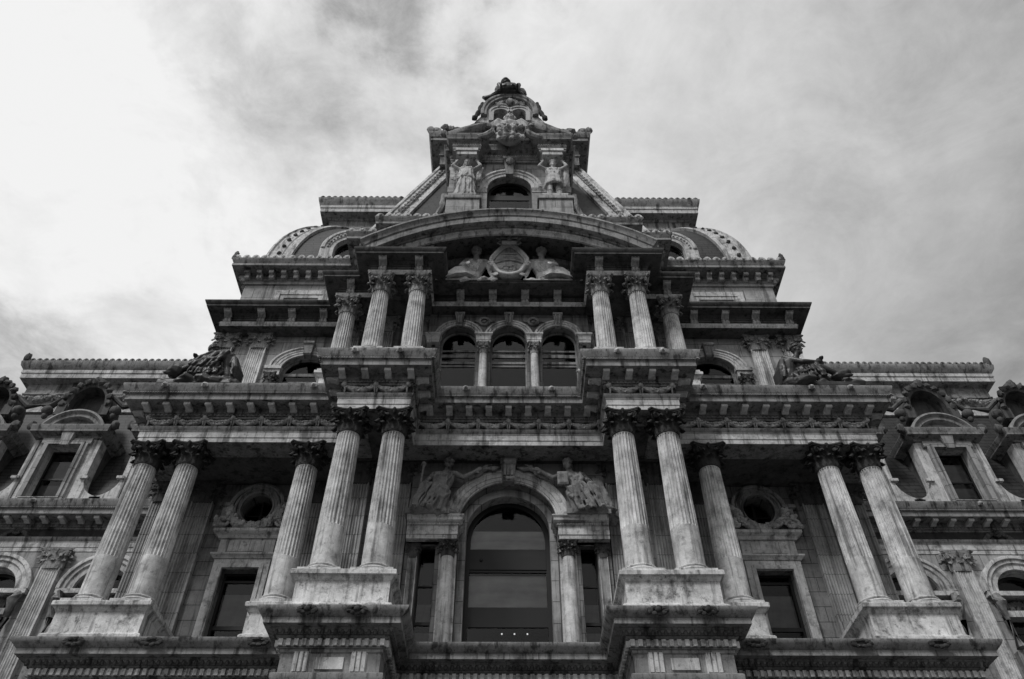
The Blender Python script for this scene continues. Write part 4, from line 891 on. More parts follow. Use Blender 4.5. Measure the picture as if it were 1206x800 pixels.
# ------------------------------------------------------------------ long wings at both sides
for s in SG:
    x0, x1 = sorted((s*15.0, s*45.0)); bays = [s*x for x in (18.85, 24.0, 29.2, 34.4, 39.6)]
    holes = [archhole(x, 1.25, 18.35, 12.2, 1.1) for x in bays]
    wg = obj('wing_wall', MB().plate(rect(x0,x1,11.8,20.45), holes, 34.0, 34.7), 'wall2', B)
    for x in bays[:3]:
        obj('archivolt', MB().arc(x, 18.35, [(34.02,1.95),(33.72,1.95),(33.68,1.88),(33.68,1.76),(33.76,1.72),(33.76,1.55),(33.84,1.5),(33.84,1.24),(34.02,1.24)], 0, math.pi, 40, rz=0.95), 'pale', wg)
        window(wg, x, 12.2, 18.35, 2.5, 34.4, arched=1, rz=1.1, bars=((16.6, 0.12), (14.8, 0.15)), mull=1, fr=0.14)
        obj('transom', MB().box(x-1.9, x+1.9, 33.7, 34.5, 18.12, 18.34).box(x-1.6, x+1.6, 33.95, 34.5, 17.2, 17.5), 'pale', wg)
        q = MB()
        for i in range(22): q.ell((x-1.1+2.2*i/21, 34.1, 17.75+0.12*math.sin(i*2.2)), (0.13,0.12,0.2), 7, 5, 0.3)
        obj('foliage_band', q, 'dark', wg)
        for e in (-1, 1):
            q = MB().tube([(x+e*1.62, 33.75, 18.1),(x+e*1.6, 33.55, 17.7),(x+e*1.58, 33.75, 16.9),(x+e*1.6, 33.62, 15.6)], [0.2,0.24,0.16,0.2], 8, 0.1).box(x+e*1.6-0.2, x+e*1.6+0.2, 33.7, 34, 11.8, 15.5)
            obj('scroll_console', q, 'ent', wg)
        obj('lintel_hood', MB().arc(x, 14.6, [(34.1,1.25),(33.6,1.25),(33.55,1.15),(33.6,1.0),(34.1,1.0)], R(10), R(170), 24, rz=0.8).box(x-1.3, x+1.3, 33.62, 34.1, 14.4, 14.72), 'ent', wg)
    # slate mansard
    V = [(x0,33.9,22.78),(x1,33.9,22.78),(x1,43,22.78),(x0,43,22.78),(x0,36.3,31.2),(x1,36.3,31.2),(x1,43,31.2),(x0,43,31.2)]
    pr_ = [(-5.0,22.78)]; NS = 30
    for i in range(NS): z_ = 22.78+8.4*i/NS; o_ = 2.4*(1-i/NS); pr_ += [(o_+0.13, z_), (o_+0.06, z_+0.27)]
    pr_ += [(0.0,31.2),(-5.0,31.2)]
    mr = obj('wing_mansard', MB().sweep([(x0,36.3),(x1,36.3)], pr_), 'slate', B, smooth=10)
    obj('mansard_curb', MB().sweep([(x0,36.4),(x1,36.4)], [(-0.5,30.6),(0.15,30.6),(0.2,30.8),(0.45,30.9),(0.45,31.1),(0.5,31.3),(0.5,31.4),(-0.5,31.42)]), 'pale', mr)
    tp = [(-30.0,44),(-30.0,36.9),(-14.5,36.9)] if s < 0 else [(14.5,36.9),(30.0,36.9),(30.0,44)]
    tw = obj('wing_top_block', MB().sweep(tp, [(-0.5,31.3),(0.12,31.3),(0.12,32.0),(0.0,32.1),(0,33.0),(0.12,33.05),(0.12,33.15),(0.05,33.2),(0.05,33.9),(0.3,34.0),(0.5,34.05),(0.5,34.4),(0.56,34.45),(0.56,34.7),(0.75,34.95),(0.8,35.2),(0.8,35.3),(-0.5,35.35)]).box(min(s*14.5,s*29.6), max(s*14.5,s*29.6), 37.3, 44, 31.4, 35.2), 'ent', B)
    obj('cornice_fascia', MB().sweep(tp, [(0.48,34.06),(0.53,34.06),(0.53,34.38),(0.59,34.44),(0.59,34.68),(0.48,34.7)]), 'pale', tw)
    obj('frieze_band', MB().sweep(tp, [(0.1,31.35),(0.16,31.35),(0.16,31.95),(0.1,31.97)]), 'pale', tw)
    cresting(tp, 0.78, 35.35, 0.42, 0.22, tw, 'ent', ymax=38)
    q = MB().ell((s*30.6,36.2,35.6),(0.22,0.2,0.4),8,6,0.15); obj('corner_acroterion', q, 'dark', tw)
    for k in range(7): swag(2.2, s*(16.0+2.2*k), 36.88, 32.9, tw, 'ent', drop=0.35, r=0.2)
    # mansard dormers
    for x in [s*q_ for q_ in (17.9, 23.25, 28.55)]:
        fo = MB().plate([(x-1.55,22.8),(x+1.55,22.8),(x+1.55,26.7),(x-1.55,26.7)], [rect(x-0.85,x+0.85,22.95,26.2)], 33.3, 36.2)
        dm = obj('dormer', fo, 'pale', B)
        obj('window_surround', MB().plate([(x-1.15,22.8),(x+1.15,22.8),(x+1.15,26.3),(x+1.3,26.3),(x+1.3,26.62),(x-1.3,26.62),(x-1.3,26.3),(x-1.15,26.3)], [rect(x-0.85,x+0.85,22.7+0.2,26.2)], 33.1, 33.32).plate([(x-1.0,22.85),(x+1.0,22.85),(x+1.0,26.4),(x-1.0,26.4)], [rect(x-0.85,x+0.85,22.9,26.2)], 33.02, 33.12)
            .hexa([(x-0.2,32.95,26.1),(x+0.2,32.95,26.1),(x+0.2,33.3,26.1),(x-0.2,33.3,26.1)], [(x-0.36,32.85,27.0),(x+0.36,32.85,27.0),(x+0.36,33.3,27.0),(x-0.36,33.3,27.0)]), 'wall2', dm)
        window(dm, x, 22.95, 26.2, 1.7, 33.75, bars=((24.4, 0.1),), blinds=((24.5, 25.7), (23.0, 24.2)), fr=0.09)
        for e in (-1, 1):
            n = 12; o2 = [(1.5,22.8),(2.95,22.8),(2.95,23.0)]+[(2.95-1.2*math.sin(math.pi/2*i/n), 23.05+1.15*(1-math.cos(math.pi/2*i/n))) for i in range(n+1)]+[(1.75,26.6),(1.5,26.6)]
            q = MB().plate(o2, [], 33.25, 33.9)
            if e < 0: q = q.mirror()
            q.move((x, 0, 0)); q.box(x+e*1.55, x+e*1.95, 33.12, 33.3, 24.1, 24.25); obj('scroll_wing', q, 'pale', dm)
            obj('cheek', MB().box(x+e*1.5, x+e*1.62, 33.6, 36.0, 23, 27.0), 'dark', dm)
        hd = obj('dormer_cornice', MB().sweep([(x-1.6,36),(x-1.6,33.25),(x+1.6,33.25),(x+1.6,36)], [(-0.3,26.7),(0.05,26.7),(0.1,26.8),(0.45,26.9),(0.45,27.05),(0.55,27.2),(0.55,27.28),(-0.3,27.3)]), 'ent', dm)
        hd.parent = B; hd.location = -WL[B.name]; WL[hd.name] = Vector((0,0,0))
        q = MB().arc(x, 26.6, [(35.5,1.85),(32.85,1.85),(32.8,1.72),(32.95,1.6),(32.95,1.42),(33.05,1.36),(35.5,1.36)], R(24), R(156), 30, rz=1.0).plate([(x-1.6,27.25),(x+1.6,27.25)]+[(x+1.5*math.cos(R(26+128*i/16)), 26.6+1.5*math.sin(R(26+128*i/16))) for i in range(17)], [], 33.25, 35.5)
        obj('segmental_hood', q, 'relief', hd)
        q = MB().arc(x, 29.0, [(34.6,1.2),(33.1,1.2),(33.0,1.1),(33.1,0.95),(34.6,0.95)], R(-5), R(185), 30, rz=1.35).box(x-1.25,x-0.9,33.1,34.6,28.1,29.0).box(x+0.9,x+1.25,33.1,34.6,28.1,29.0).plate(archhole(x,1.0,29.0,28.1,1.3,16), [], 33.9, 34.4)
        q.ell((x,33.1,30.75),(0.26,0.2,0.3),8,6,0.2)
        for i in range(11):
            a = math.pi*i/10; q.ell((x+1.25*math.cos(a), 33.0, 29.0+1.6*math.sin(a)), (0.2,0.16,0.2), 7, 5, 0.3)
        for e in (-1, 1):
            q.box(x+e*1.2-0.25, x+e*1.2+0.25, 33.0, 33.6, 28.2, 28.9).ell((x+e*1.85,33.0,28.45),(0.3,0.28,0.3),12,9,0.05).ell((x+e*1.85,33.0,28.08),(0.16,0.16,0.2),10,7).ell((x+e*2.2,33.0,27.4),(0.24,0.2,0.3),10,8,0.2)
            q.tube([(x+e*1.3,33.2,29.6),(x+e*2.0,33.3,29.0),(x+e*2.7,33.4,29.2)], [0.13,0.16,0.06], 8, 0.2)
        obj('wreath_crown', q, 'dark', hd)
# hidden body of the pavilion so nothing is hollow from the side
obj('core_block', MB().box(-14.3,14.3,30.5,40,-1.5,35.0).box(-44,44,36.0,43,-1.5,22.5).box(-6.0,6.0,28.9,30.6,22.9,29.2).box(-14,14,30.0,30.6,11.8,20.4), 'room', B)

# ------------------------------------------------------------------ sculpture: one continuous voxel-fused body per figure
def fuse(name, mb, voxel, mat, label, cat, loc, sc=1.0, mirror=False, group=None, adapt=1):
    voxel *= 0.75
    vs = [(-x if mirror else x, y, z) for x, y, z in mb.v]
    vs = [(x*sc, y*sc, z*sc) for x, y, z in vs]
    me = bpy.data.meshes.new(name); me.from_pydata(vs, [], mb.f)
    b = bmesh.new(); b.from_mesh(me); bmesh.ops.recalc_face_normals(b, faces=b.faces); b.to_mesh(me); b.free()
    o = bpy.data.objects.new(name, me); COL.objects.link(o); o.location = loc
    r = o.modifiers.new('r', 'REMESH'); r.mode = 'VOXEL'; r.voxel_size = voxel; r.use_smooth_shade = True
    s_ = o.modifiers.new('s', 'SMOOTH'); s_.factor = 0.5; s_.iterations = adapt
    dg = bpy.context.evaluated_depsgraph_get(); ev = o.evaluated_get(dg)
    nm = bpy.data.meshes.new_from_object(ev, depsgraph=dg); o.modifiers.clear(); o.data = nm; nm.name = name
    nm.materials.clear(); nm.materials.append(M[mat]); nm.polygons.foreach_set('use_smooth', [True]*len(nm.polygons))
    WL[o.name] = Vector(loc); return tag(o, label, cat, group)
def V3(*a): return Vector(a)
def cap(m, a, b, ra, rb, seg=10):
    a, b = Vector(a), Vector(b); m.tube([a, a.lerp(b, 0.33), a.lerp(b, 0.66), b], [ra, ra*0.72+rb*0.28+0.004, ra*0.3+rb*0.7+0.002, rb], seg)
    m.ell(a, (ra,)*3, seg, 6); m.ell(b, (rb,)*3, seg, 6)
def hand(m, w_, d, side, curl=0.35):
    """palm, four unequal bent fingers and a thumb leaving the side of the palm"""
    w_, d = Vector(w_), Vector(d).normalized(); u = d.cross(Vector((0, 1, 0.2))).normalized(); n_ = u.cross(d).normalized()
    cap(m, w_, w_+d*0.075, 0.026, 0.032)
    cap(m, w_+d*0.05-u*0.02, w_+d*0.05+u*0.02, 0.02, 0.02)
    for k, L in ((-1.5, 0.07), (-0.5, 0.085), (0.5, 0.08), (1.5, 0.062)):
        a = w_+d*0.085+u*k*0.019; b = a+d*L*0.5; c = b+(d*(1-curl)+n_*curl).normalized()*L*0.55; cap(m, a, b, 0.0115, 0.0105, 7); cap(m, b, c, 0.0105, 0.009, 7)
    a = w_+d*0.02+u*side*0.025; b = a+(d*0.6+u*side*0.8)*0.045; cap(m, a, b, 0.014, 0.012, 7); cap(m, b, b+(d*0.9+u*side*0.2)*0.035, 0.012, 0.01, 7)
def head(m, c, face, up=(0, 0, 1), hair='short', s=1.0):
    """face = direction the face looks; features built in that frame"""
    c = Vector(c); f = Vector(face).normalized(); up = Vector(up); r = f.cross(up).normalized(); up = r.cross(f).normalized()
    def P(x, y, z): return c+r*x*s+f*y*s+up*z*s
    def E(p, rx, ry, rz, seg=10, b=0.0):
        o = MB().ell((0, 0, 0), (rx*s, ry*s, rz*s), seg, 8, b); mm = [(p+r*v[0]+f*v[1]+up*v[2]) for v in o.v]; m.add(mm, o.f)
    E(P(0, -0.01, 0.02), 0.076, 0.092, 0.1); E(P(0, 0.025, -0.045), 0.055, 0.065, 0.075)
    E(P(0, 0.083, -0.1), 0.022, 0.02, 0.02)                                    # chin
    m.tube([P(0, 0.083, 0.03), P(0, 0.1, 0.0), P(0, 0.112, -0.02)], [0.009*s, 0.012*s, 0.017*s], 7)   # nose
    for e in (-1, 1):
        cap(m, P(e*0.012, 0.083, 0.036), P(e*0.055, 0.066, 0.032), 0.012*s, 0.011*s, 6)               # brow
        E(P(e*0.032, 0.073, 0.012), 0.014, 0.012, 0.011); E(P(e*0.045, 0.05, -0.03), 0.024, 0.025, 0.022)
        E(P(e*0.078, -0.005, 0.0), 0.01, 0.018, 0.028)                        # ear
    cap(m, P(-0.02, 0.088, -0.058), P(0.02, 0.088, -0.058), 0.009*s, 0.009*s, 6); cap(m, P(-0.014, 0.086, -0.074), P(0.014, 0.086, -0.074), 0.009*s, 0.009*s, 6)
    for k in range(34):                                                         # locks of hair
        a = rnd.uniform(0, 2*math.pi); t = rnd.uniform(0.05, 1.15)
        x, y, z = math.sin(t)*math.cos(a), math.sin(t)*math.sin(a), math.cos(t)
        if y > 0.45 and z < 0.62: continue
        E(P(x*0.084, -0.012+y*0.1, 0.025+z*0.1), 0.026, 0.026, 0.024, 7, 0.2)
    if hair == 'bun':
        E(P(0, -0.11, 0.02), 0.05, 0.045, 0.045, 8, 0.15); m.tube([P(0.09*math.cos(q/8*6.28), 0.1*math.sin(q/8*6.28)-0.01, 0.065) for q in range(9)], 0.014*s, 6)
    if hair == 'long':
        for e in (-1, 1): m.tube([P(e*0.07, -0.02, 0.03), P(e*0.09, -0.03, -0.06), P(e*0.08, -0.05, -0.16)], [0.03*s, 0.032*s, 0.015*s], 7, 0.15)
    if hair == 'hat': E(P(0, -0.01, 0.085), 0.115, 0.12, 0.024); E(P(0, -0.01, 0.11), 0.088, 0.09, 0.06)
    if hair == 'band': m.tube([P(0.088*math.cos(q/10*6.28), 0.1*math.sin(q/10*6.28)-0.01, 0.055+0.015*math.sin(q/10*6.28)) for q in range(11)], 0.013*s, 6)
def figure(J, face, male=False, hair='bun', curl=0.35):
    m = MB(); g_ = {k: Vector(v) for k, v in J.items()}
    pel, ch, nk = g_['pel'], g_['chest'], g_['neck']; wd = 1.0 if male else 0.88
    ax = (g_['shR']-g_['shL']).normalized()
    for e in (-0.085, 0.0, 0.085): cap(m, pel+ax*e*wd, pel.lerp(ch, 0.5)+ax*e*0.8*wd, 0.105, 0.098)
    for e in (-0.1, 0.0, 0.1): cap(m, pel.lerp(ch, 0.45)+ax*e*0.75*wd, ch+ax*e*wd, 0.095, 0.112)
    cap(m, g_['shL'], g_['shR'], 0.068, 0.068); cap(m, ch, nk, 0.1, 0.055); cap(m, nk-V3(0, 0, 0.03), g_['head']-V3(0, 0, 0.05), 0.056, 0.05)
    fr = Vector(J.get('front', (0, -1, 0))).normalized()
    for e in (-1, 1):
        c_ = ch+ax*e*0.075+fr*0.085; m.ell(c_, (0.07, 0.05, 0.05) if male else (0.066, 0.07, 0.066), 10, 7)
    for sd_, e in (('L', -1), ('R', 1)):
        cap(m, g_['sh'+sd_], g_['el'+sd_], 0.06 if male else 0.052, 0.044); cap(m, g_['el'+sd_], g_['wr'+sd_], 0.046, 0.03)
        hand(m, g_['wr'+sd_], g_['wr'+sd_]-g_['el'+sd_] if 'hd'+sd_ not in J else Vector(J['hd'+sd_]), -e, curl)
        hp = pel+ax*e*0.09-V3(0, 0, 0.03); cap(m, hp, g_['kn'+sd_], 0.1, 0.066); cap(m, g_['kn'+sd_], g_['kn'+sd_].lerp(g_['an'+sd_], 0.4), 0.062, 0.062); cap(m, g_['kn'+sd_].lerp(g_['an'+sd_], 0.4), g_['an'+sd_], 0.058, 0.038)
        t = Vector(J.get('toe'+sd_, (0, -1, 0))).normalized(); cap(m, g_['an'+sd_]-V3(0, 0, 0.02)-t*0.03, g_['an'+sd_]+t*0.1-V3(0, 0, 0.04), 0.04, 0.036); cap(m, g_['an'+sd_]+t*0.1-V3(0, 0, 0.04), g_['an'+sd_]+t*0.17-V3(0, 0, 0.05), 0.036, 0.024)
    head(m, g_['head'], face, J.get('up', (0, 0, 1)), hair); return m
def folds(m, A, B_, n, r=0.022, sag=0.0, jit=0.015, ctr=None):
    """cloth folds running from polyline A to polyline B"""
    def at(P, t):
        t *= len(P)-1; i = min(int(t), len(P)-2); return Vector(P[i]).lerp(Vector(P[i+1]), t-i)
    for k in range(n):
        t = (k+0.5*rnd.random()+0.25)/n; a, b = at(A, t), at(B_, min(1, max(0, t+rnd.uniform(-0.05, 0.05)))); P = []
        for i in range(7):
            q = i/6; p = a.lerp(b, q); p.z -= sag*4*q*(1-q); p += Vector((rnd.uniform(-jit, jit), rnd.uniform(-jit, jit)-0.012*math.sin(q*3.14), rnd.uniform(-jit, jit)*0.6))
            if ctr is not None: p += (p-Vector(ctr)).normalized()*0.012*math.sin(q*7+k)
            P.append(p)
        m.tube(P, [r*(0.7+0.6*rnd.random()) for _ in P], 7)
def sheet(m, A, B_, n, r):
    def at(P, t):
        t *= len(P)-1; i = min(int(t), len(P)-2); return Vector(P[i]).lerp(Vector(P[i+1]), t-i)
    for k in range(n+1): t = k/n; cap(m, at(A, t), at(B_, t), r, r, 7)
def rock(m, x0, x1, y0, y1, z0, z1, n=14):
    for k in range(n):
        x = rnd.uniform(x0, x1); q = rnd.uniform(0.5, 1)*(z1-z0)*0.55; m.ell((x, rnd.uniform(y0, y1), rnd.uniform(z0+q*0.6, z1-q)), (q*1.7, q*1.2, q), 8, 6, 0.22)
    m.box(x0, x1, y0, y1, z0, z0+(z1-z0)*0.45)

# --- carrying figures on the dormer tower
J = dict(pel=(0,0,0.95), chest=(0,-0.02,1.3), neck=(0,-0.01,1.47), head=(0,-0.05,1.62), shL=(-0.18,0,1.42), shR=(0.18,0,1.42), elL=(-0.36,-0.08,1.50), elR=(0.36,-0.08,1.50),
         wrL=(-0.27,-0.05,1.74), wrR=(0.27,-0.05,1.74), knL=(-0.11,-0.06,0.5), knR=(0.10,-0.02,0.5), anL=(-0.13,-0.02,0.08), anR=(0.12,0,0.08))
m = figure(J, (0,-1,-0.25), hair='long')
ring_ = lambda r, z, a0=0, a1=360, yy=0.8, n=13: [(r*math.cos(R(a0+(a1-a0)*i/(n-1))), yy*r*math.sin(R(a0+(a1-a0)*i/(n-1)))-0.02, z) for i in range(n)]
sheet(m, ring_(0.13, 0.98), ring_(0.19, 0.08), 18, 0.045); folds(m, ring_(0.185, 1.0), ring_(0.285, 0.05), 19, 0.02); sheet(m, ring_(0.15, 1.2), ring_(0.2, 0.86), 16, 0.045); folds(m, ring_(0.17, 1.25), ring_(0.25, 0.84), 18, 0.022)
folds(m, [(-0.16,-0.1,1.42),(0.16,-0.1,1.42)], [(-0.14,-0.15,1.08),(0.14,-0.15,1.08)], 8, 0.018); m.tube(ring_(0.17, 1.1), 0.022, 7)
for e in (-1, 1): folds(m, [(e*0.3,0.02,1.45),(e*0.44,0.05,1.6)], [(e*0.26,0.06,1.0),(e*0.36,0.08,1.1)], 5, 0.03)
m.box(-0.3, 0.3, -0.22, 0.2, -0.03, 0.05)
fuse('statue', m, 0.045, 'carve', 'pale stone woman in a long pleated robe, arms raised to carry the dormer block', 'statue', (-2.62, 26.35, 38.85), 2.36)
m = figure(J, (0,-1,-0.15), male=True, hair='hat')
sheet(m, ring_(0.15, 1.0), ring_(0.2, 0.64), 16, 0.05); folds(m, ring_(0.18, 1.02), ring_(0.25, 0.6), 18, 0.026)
folds(m, [(-0.17,-0.08,1.43),(0.17,-0.08,1.43)], [(-0.14,-0.13,1.03),(0.14,-0.13,1.03)], 7, 0.02); m.tube(ring_(0.165, 1.02), 0.028, 7)
for e in (-1, 1): m.tube([(e*0.12+0.07*math.cos(R(a)), -0.04+0.07*math.sin(R(a)), 0.38) for a in range(0, 361, 45)], 0.025, 7); m.tube([(e*0.12, -0.04, 0.4), (e*0.13, -0.03, 0.12)], [0.075, 0.06], 9)
folds(m, [(0.28,0.02,1.5),(0.4,0.05,1.5)], [(0.26,0.06,0.7),(0.34,0.08,0.85)], 4, 0.03)
m.box(-0.32, 0.32, -0.22, 0.2, -0.03, 0.05)
fuse('statue', m, 0.045, 'carve', 'pale stone man in a short belted tunic, arms raised to carry the dormer block', 'statue', (2.66, 26.35, 38.85), 2.36)

# --- reclining figures either side of the shield in the pediment
def recline(male, hairk, face, seed):
    rnd.seed(seed)
    J = dict(pel=(0,0,0.16), chest=(0.07,-0.02,0.52), neck=(0.08,-0.03,0.69), head=(0.08,-0.08,0.84), shL=(-0.11,-0.02,0.64), shR=(0.26,-0.02,0.62), elL=(-0.18,-0.13,0.40), elR=(0.33,-0.06,0.36),
             wrL=(-0.10,-0.25,0.30), wrR=(0.36,-0.12,0.14), hdR=(0.5,-0.5,-0.3), knL=(-0.27,-0.14,0.21), knR=(-0.22,-0.02,0.17), anL=(-0.49,-0.12,0.06), anR=(-0.46,-0.02,0.06), toeL=(-1,-0.3,0), toeR=(-1,-0.2,0))
    m = figure(J, face, male=male, hair=hairk)
    m.tube([(0.06, -0.1, 0.14), (-0.1, -0.13, 0.17), (-0.27, -0.14, 0.18), (-0.4, -0.12, 0.1), (-0.52, -0.12, 0.05)], [0.08, 0.085, 0.075, 0.05, 0.035], 10)
    for k in range(6):                                                          # folds sweeping from the hip down the legs
        t = k/5; z0 = 0.06+0.2*t
        m.tube([(0.13-0.08*t, -0.16, 0.04+0.24*t), (-0.06-0.04*t, -0.235+0.03*t, z0+0.02), (-0.24-0.03*t, -0.235+0.04*t, z0+0.01), (-0.38-0.03*t, -0.2+0.03*t, z0*0.55+0.01), (-0.52-0.05*rnd.random(), -0.16, z0*0.25+0.01)],
               [0.012, 0.017, 0.018, 0.015, 0.01], 7, 0.1)
    if not male:
        folds(m, [(-0.07,-0.1,0.61),(0.2,-0.1,0.59)], [(-0.08,-0.13,0.26),(0.1,-0.13,0.26)], 5, 0.014)
    else: folds(m, [(0.25,-0.08,0.64),(0.30,0,0.62)], [(0.0,-0.14,0.27),(0.14,-0.1,0.27)], 3, 0.018)
    rock(m, -0.72, 0.42, -0.14, 0.2, -0.01, 0.1, 26); return m
m = recline(False, 'bun', (0.15,-1,-0.12), 3); fuse('statue', m, 0.038, 'bright', 'pale stone woman reclining left of the shield, legs draped towards the left', 'statue', (-1.9, 25.42, 30.14), 2.82)
m = recline(True, 'band', (0.9,-0.75,-0.2), 5); fuse('statue', m, 0.038, 'bright', 'pale stone figure with bare arm reclining right of the shield, face turned aside', 'statue', (1.88, 25.42, 30.14), 2.82, mirror=True)
q = MB().ell((3.25,25.2,30.9),(0.1,0.1,0.1),8,6)
for i in range(14):
    a = rnd.uniform(0, 3.14); L = rnd.uniform(0.2, 0.55); q.tube([(3.0,25.3,30.4),(3.0+0.3*L*math.cos(a),25.2,30.4+L*0.6),(3.1+L*math.cos(a),25.15,30.45+L*1.3)], [0.03,0.03,0.015], 5); q.ell((3.1+L*math.cos(a),25.13,30.45+L*1.3), (0.09,0.05,0.08), 7, 5, 0.3)
tag(obj('leafy_branch', q, 'ent'), 'small carved leafy branch behind the feet of the right reclining figure', 'carved branch')

# --- shield with eagle
sh = thing('shield', 'oval scroll-edged stone shield carved with rays and hills between the two reclining figures', 'shield', (0, 25.2, 30.14))
def sho(f):                                              # outline of the shield at scale f
    P = []
    for i in range(48):
        a = 2*math.pi*i/48; x = 0.86*math.cos(a); z = 1.02*math.sin(a)
        if z > 0.5: x *= 1-0.42*((z-0.5)/0.52); z += 0.22*((z-0.5)/0.52)
        x *= 1+0.06*math.cos(6*a); P.append((x*f*1.06, 31.42+z*f*1.12))
    return P
q = MB().plate(sho(1.0), [sho(0.86)], 24.78, 25.3); P = [(x, 24.8, z) for x, z in sho(0.97)]; q.tube(P+[P[0]], 0.075, 8, 0.06)
P = [(x, 24.86, z) for x, z in sho(0.84)]; q.tube(P+[P[0]], 0.04, 8)
for e in (-1, 1):
    q.tube([(e*(0.9+0.14*math.cos(t)*(1-t/10)), 24.78, 31.1+0.2*math.sin(t)*(1-t/10)) for t in [0.6*i for i in range(12)]], 0.06, 7)
    q.tube([(e*(0.42+0.16*math.cos(t)*(1-t/10)), 24.78, 32.75+0.16*math.sin(t)*(1-t/10)) for t in [0.6*i for i in range(12)]], 0.06, 7)
obj('scrolled_rim', q, 'bright', sh)
q = MB().plate(sho(0.88), [], 24.92, 25.3)
for i in range(17):
    a = R(18+144*i/16); q.tube([(0.28*math.cos(a), 24.9, 31.3+0.22*math.sin(a)), (0.66*math.cos(a), 24.88, 31.3+0.6*math.sin(a))], [0.012, 0.03], 5)
q.tube([(-0.7+1.4*i/14, 24.87, 31.28+0.24*math.sin(math.pi*i/14)) for i in range(15)], 0.05, 6)
for i in range(12): q.ell((rnd.uniform(-0.45,0.45), 24.9, rnd.uniform(30.8,31.2)), (rnd.uniform(0.06,0.14),0.05,rnd.uniform(0.05,0.12)), 8, 6, 0.25)
q.box(-0.12,0.12,24.84,24.92,30.95,31.3).box(-0.4,0.4,24.86,24.92,31.98,32.06)
obj('carved_field', q, 'carve', sh)
m = MB(); m.ell((0,0,0.22),(0.13,0.15,0.24),10,8); cap(m,(0.03,-0.03,0.4),(0.08,-0.08,0.52),0.07,0.06); m.ell((0.09,-0.1,0.56),(0.07,0.08,0.06),8,6); m.tube([(0.11,-0.15,0.56),(0.16,-0.22,0.53)],[0.03,0.008],6)
for e in (-1, 1):
    for i in range(7): a = R(10+11*i); m.tube([(e*0.1,0,0.32),(e*(0.3+0.03*i),0.02,0.36+0.02*i),(e*(0.75-0.05*i),0.02,0.36-0.045*i)],[0.05,0.045,0.02],6)
m.tube([(0,0.05,0.1),(-0.12,0.05,-0.05)],[0.09,0.05],7); m.box(-0.42,0.42,-0.12,0.12,-0.1,0.0)
fuse('eagle', m, 0.028, 'bright', 'small stone eagle with spread wings perched on top of the shield', 'carved eagle', (0, 24.5, 32.5), 0.9)

# --- bronze-dark figures seated on the side cornices
def seated_out(seed, left):
    rnd.seed(seed)
    J = dict(pel=(0,0,0.14), chest=(0.10,-0.05,0.48), neck=(0.15,-0.07,0.62), head=(0.20,-0.12,0.77) if not left else (0.26,-0.14,0.66), shL=(-0.05,-0.1,0.58), shR=(0.28,0.05,0.56),
             elL=(0.16,-0.27,0.34), elR=(0.42,-0.02,0.38), wrL=(0.40,-0.24,0.37), wrR=(0.46,-0.16,0.40), knL=(0.46,-0.16,0.33), knR=(0.40,-0.02,0.36), anL=(0.80,-0.16,0.12), anR=(0.66,-0.04,0.08), toeL=(1,-0.2,0.2), toeR=(1,-0.2,0))
    m = figure(J, (0.75,-0.6,-0.1) if not left else (0.6,-0.5,-0.8), male=True, hair='band')
    sheet(m, [(-0.12,-0.1,0.5),(-0.2,-0.15,0.25),(-0.2,-0.1,0.0)], [(-0.1,0.1,0.55),(-0.22,0.1,0.3),(-0.22,0.12,0.0)], 10, 0.06)
    folds(m, [(-0.1,-0.12,0.56),(-0.08,0.08,0.56)], [(-0.22,-0.25,0.0),(-0.26,0.1,0.0)], 9, 0.03)
    folds(m, [(0.0,-0.22,0.22),(0.45,-0.24,0.36)], [(0.02,-0.27,0.0),(0.55,-0.26,0.02)], 9, 0.028)
    sheet(m, [(0.0,-0.15,0.15),(0.45,-0.15,0.28)], [(0.05,-0.2,0.0),(0.5,-0.2,0.02)], 8, 0.04)
    rock(m, -0.25, 1.0, -0.25, 0.2, -0.2, 0.02, 26); 
    if left:
        m.ell((0.8,-0.15,0.16),(0.16,0.12,0.14),9,7,0.15)
        folds(m, [(-0.05,-0.2,0.62),(0.3,-0.2,0.6)], [(0.1,-0.3,0.15),(0.6,-0.28,0.2)], 6, 0.03)
    else:
        m.ell((0.8,-0.1,0.14),(0.16,0.12,0.13),9,7,0.12); m.ell((0.92,-0.14,0.2),(0.09,0.08,0.07),8,6)
    return m
fuse('statue', seated_out(11, True), 0.04, 'bronze', 'dark weathered figure huddled forward on the left cornice, wrapped in a cloak', 'statue', (-12.35, 25.25, 23.3), 2.5, mirror=True)
fuse('statue', seated_out(12, False), 0.04, 'bronze', 'dark weathered youth sitting on the right cornice, knees bent and head raised', 'statue', (12.35, 25.25, 23.3), 2.5)

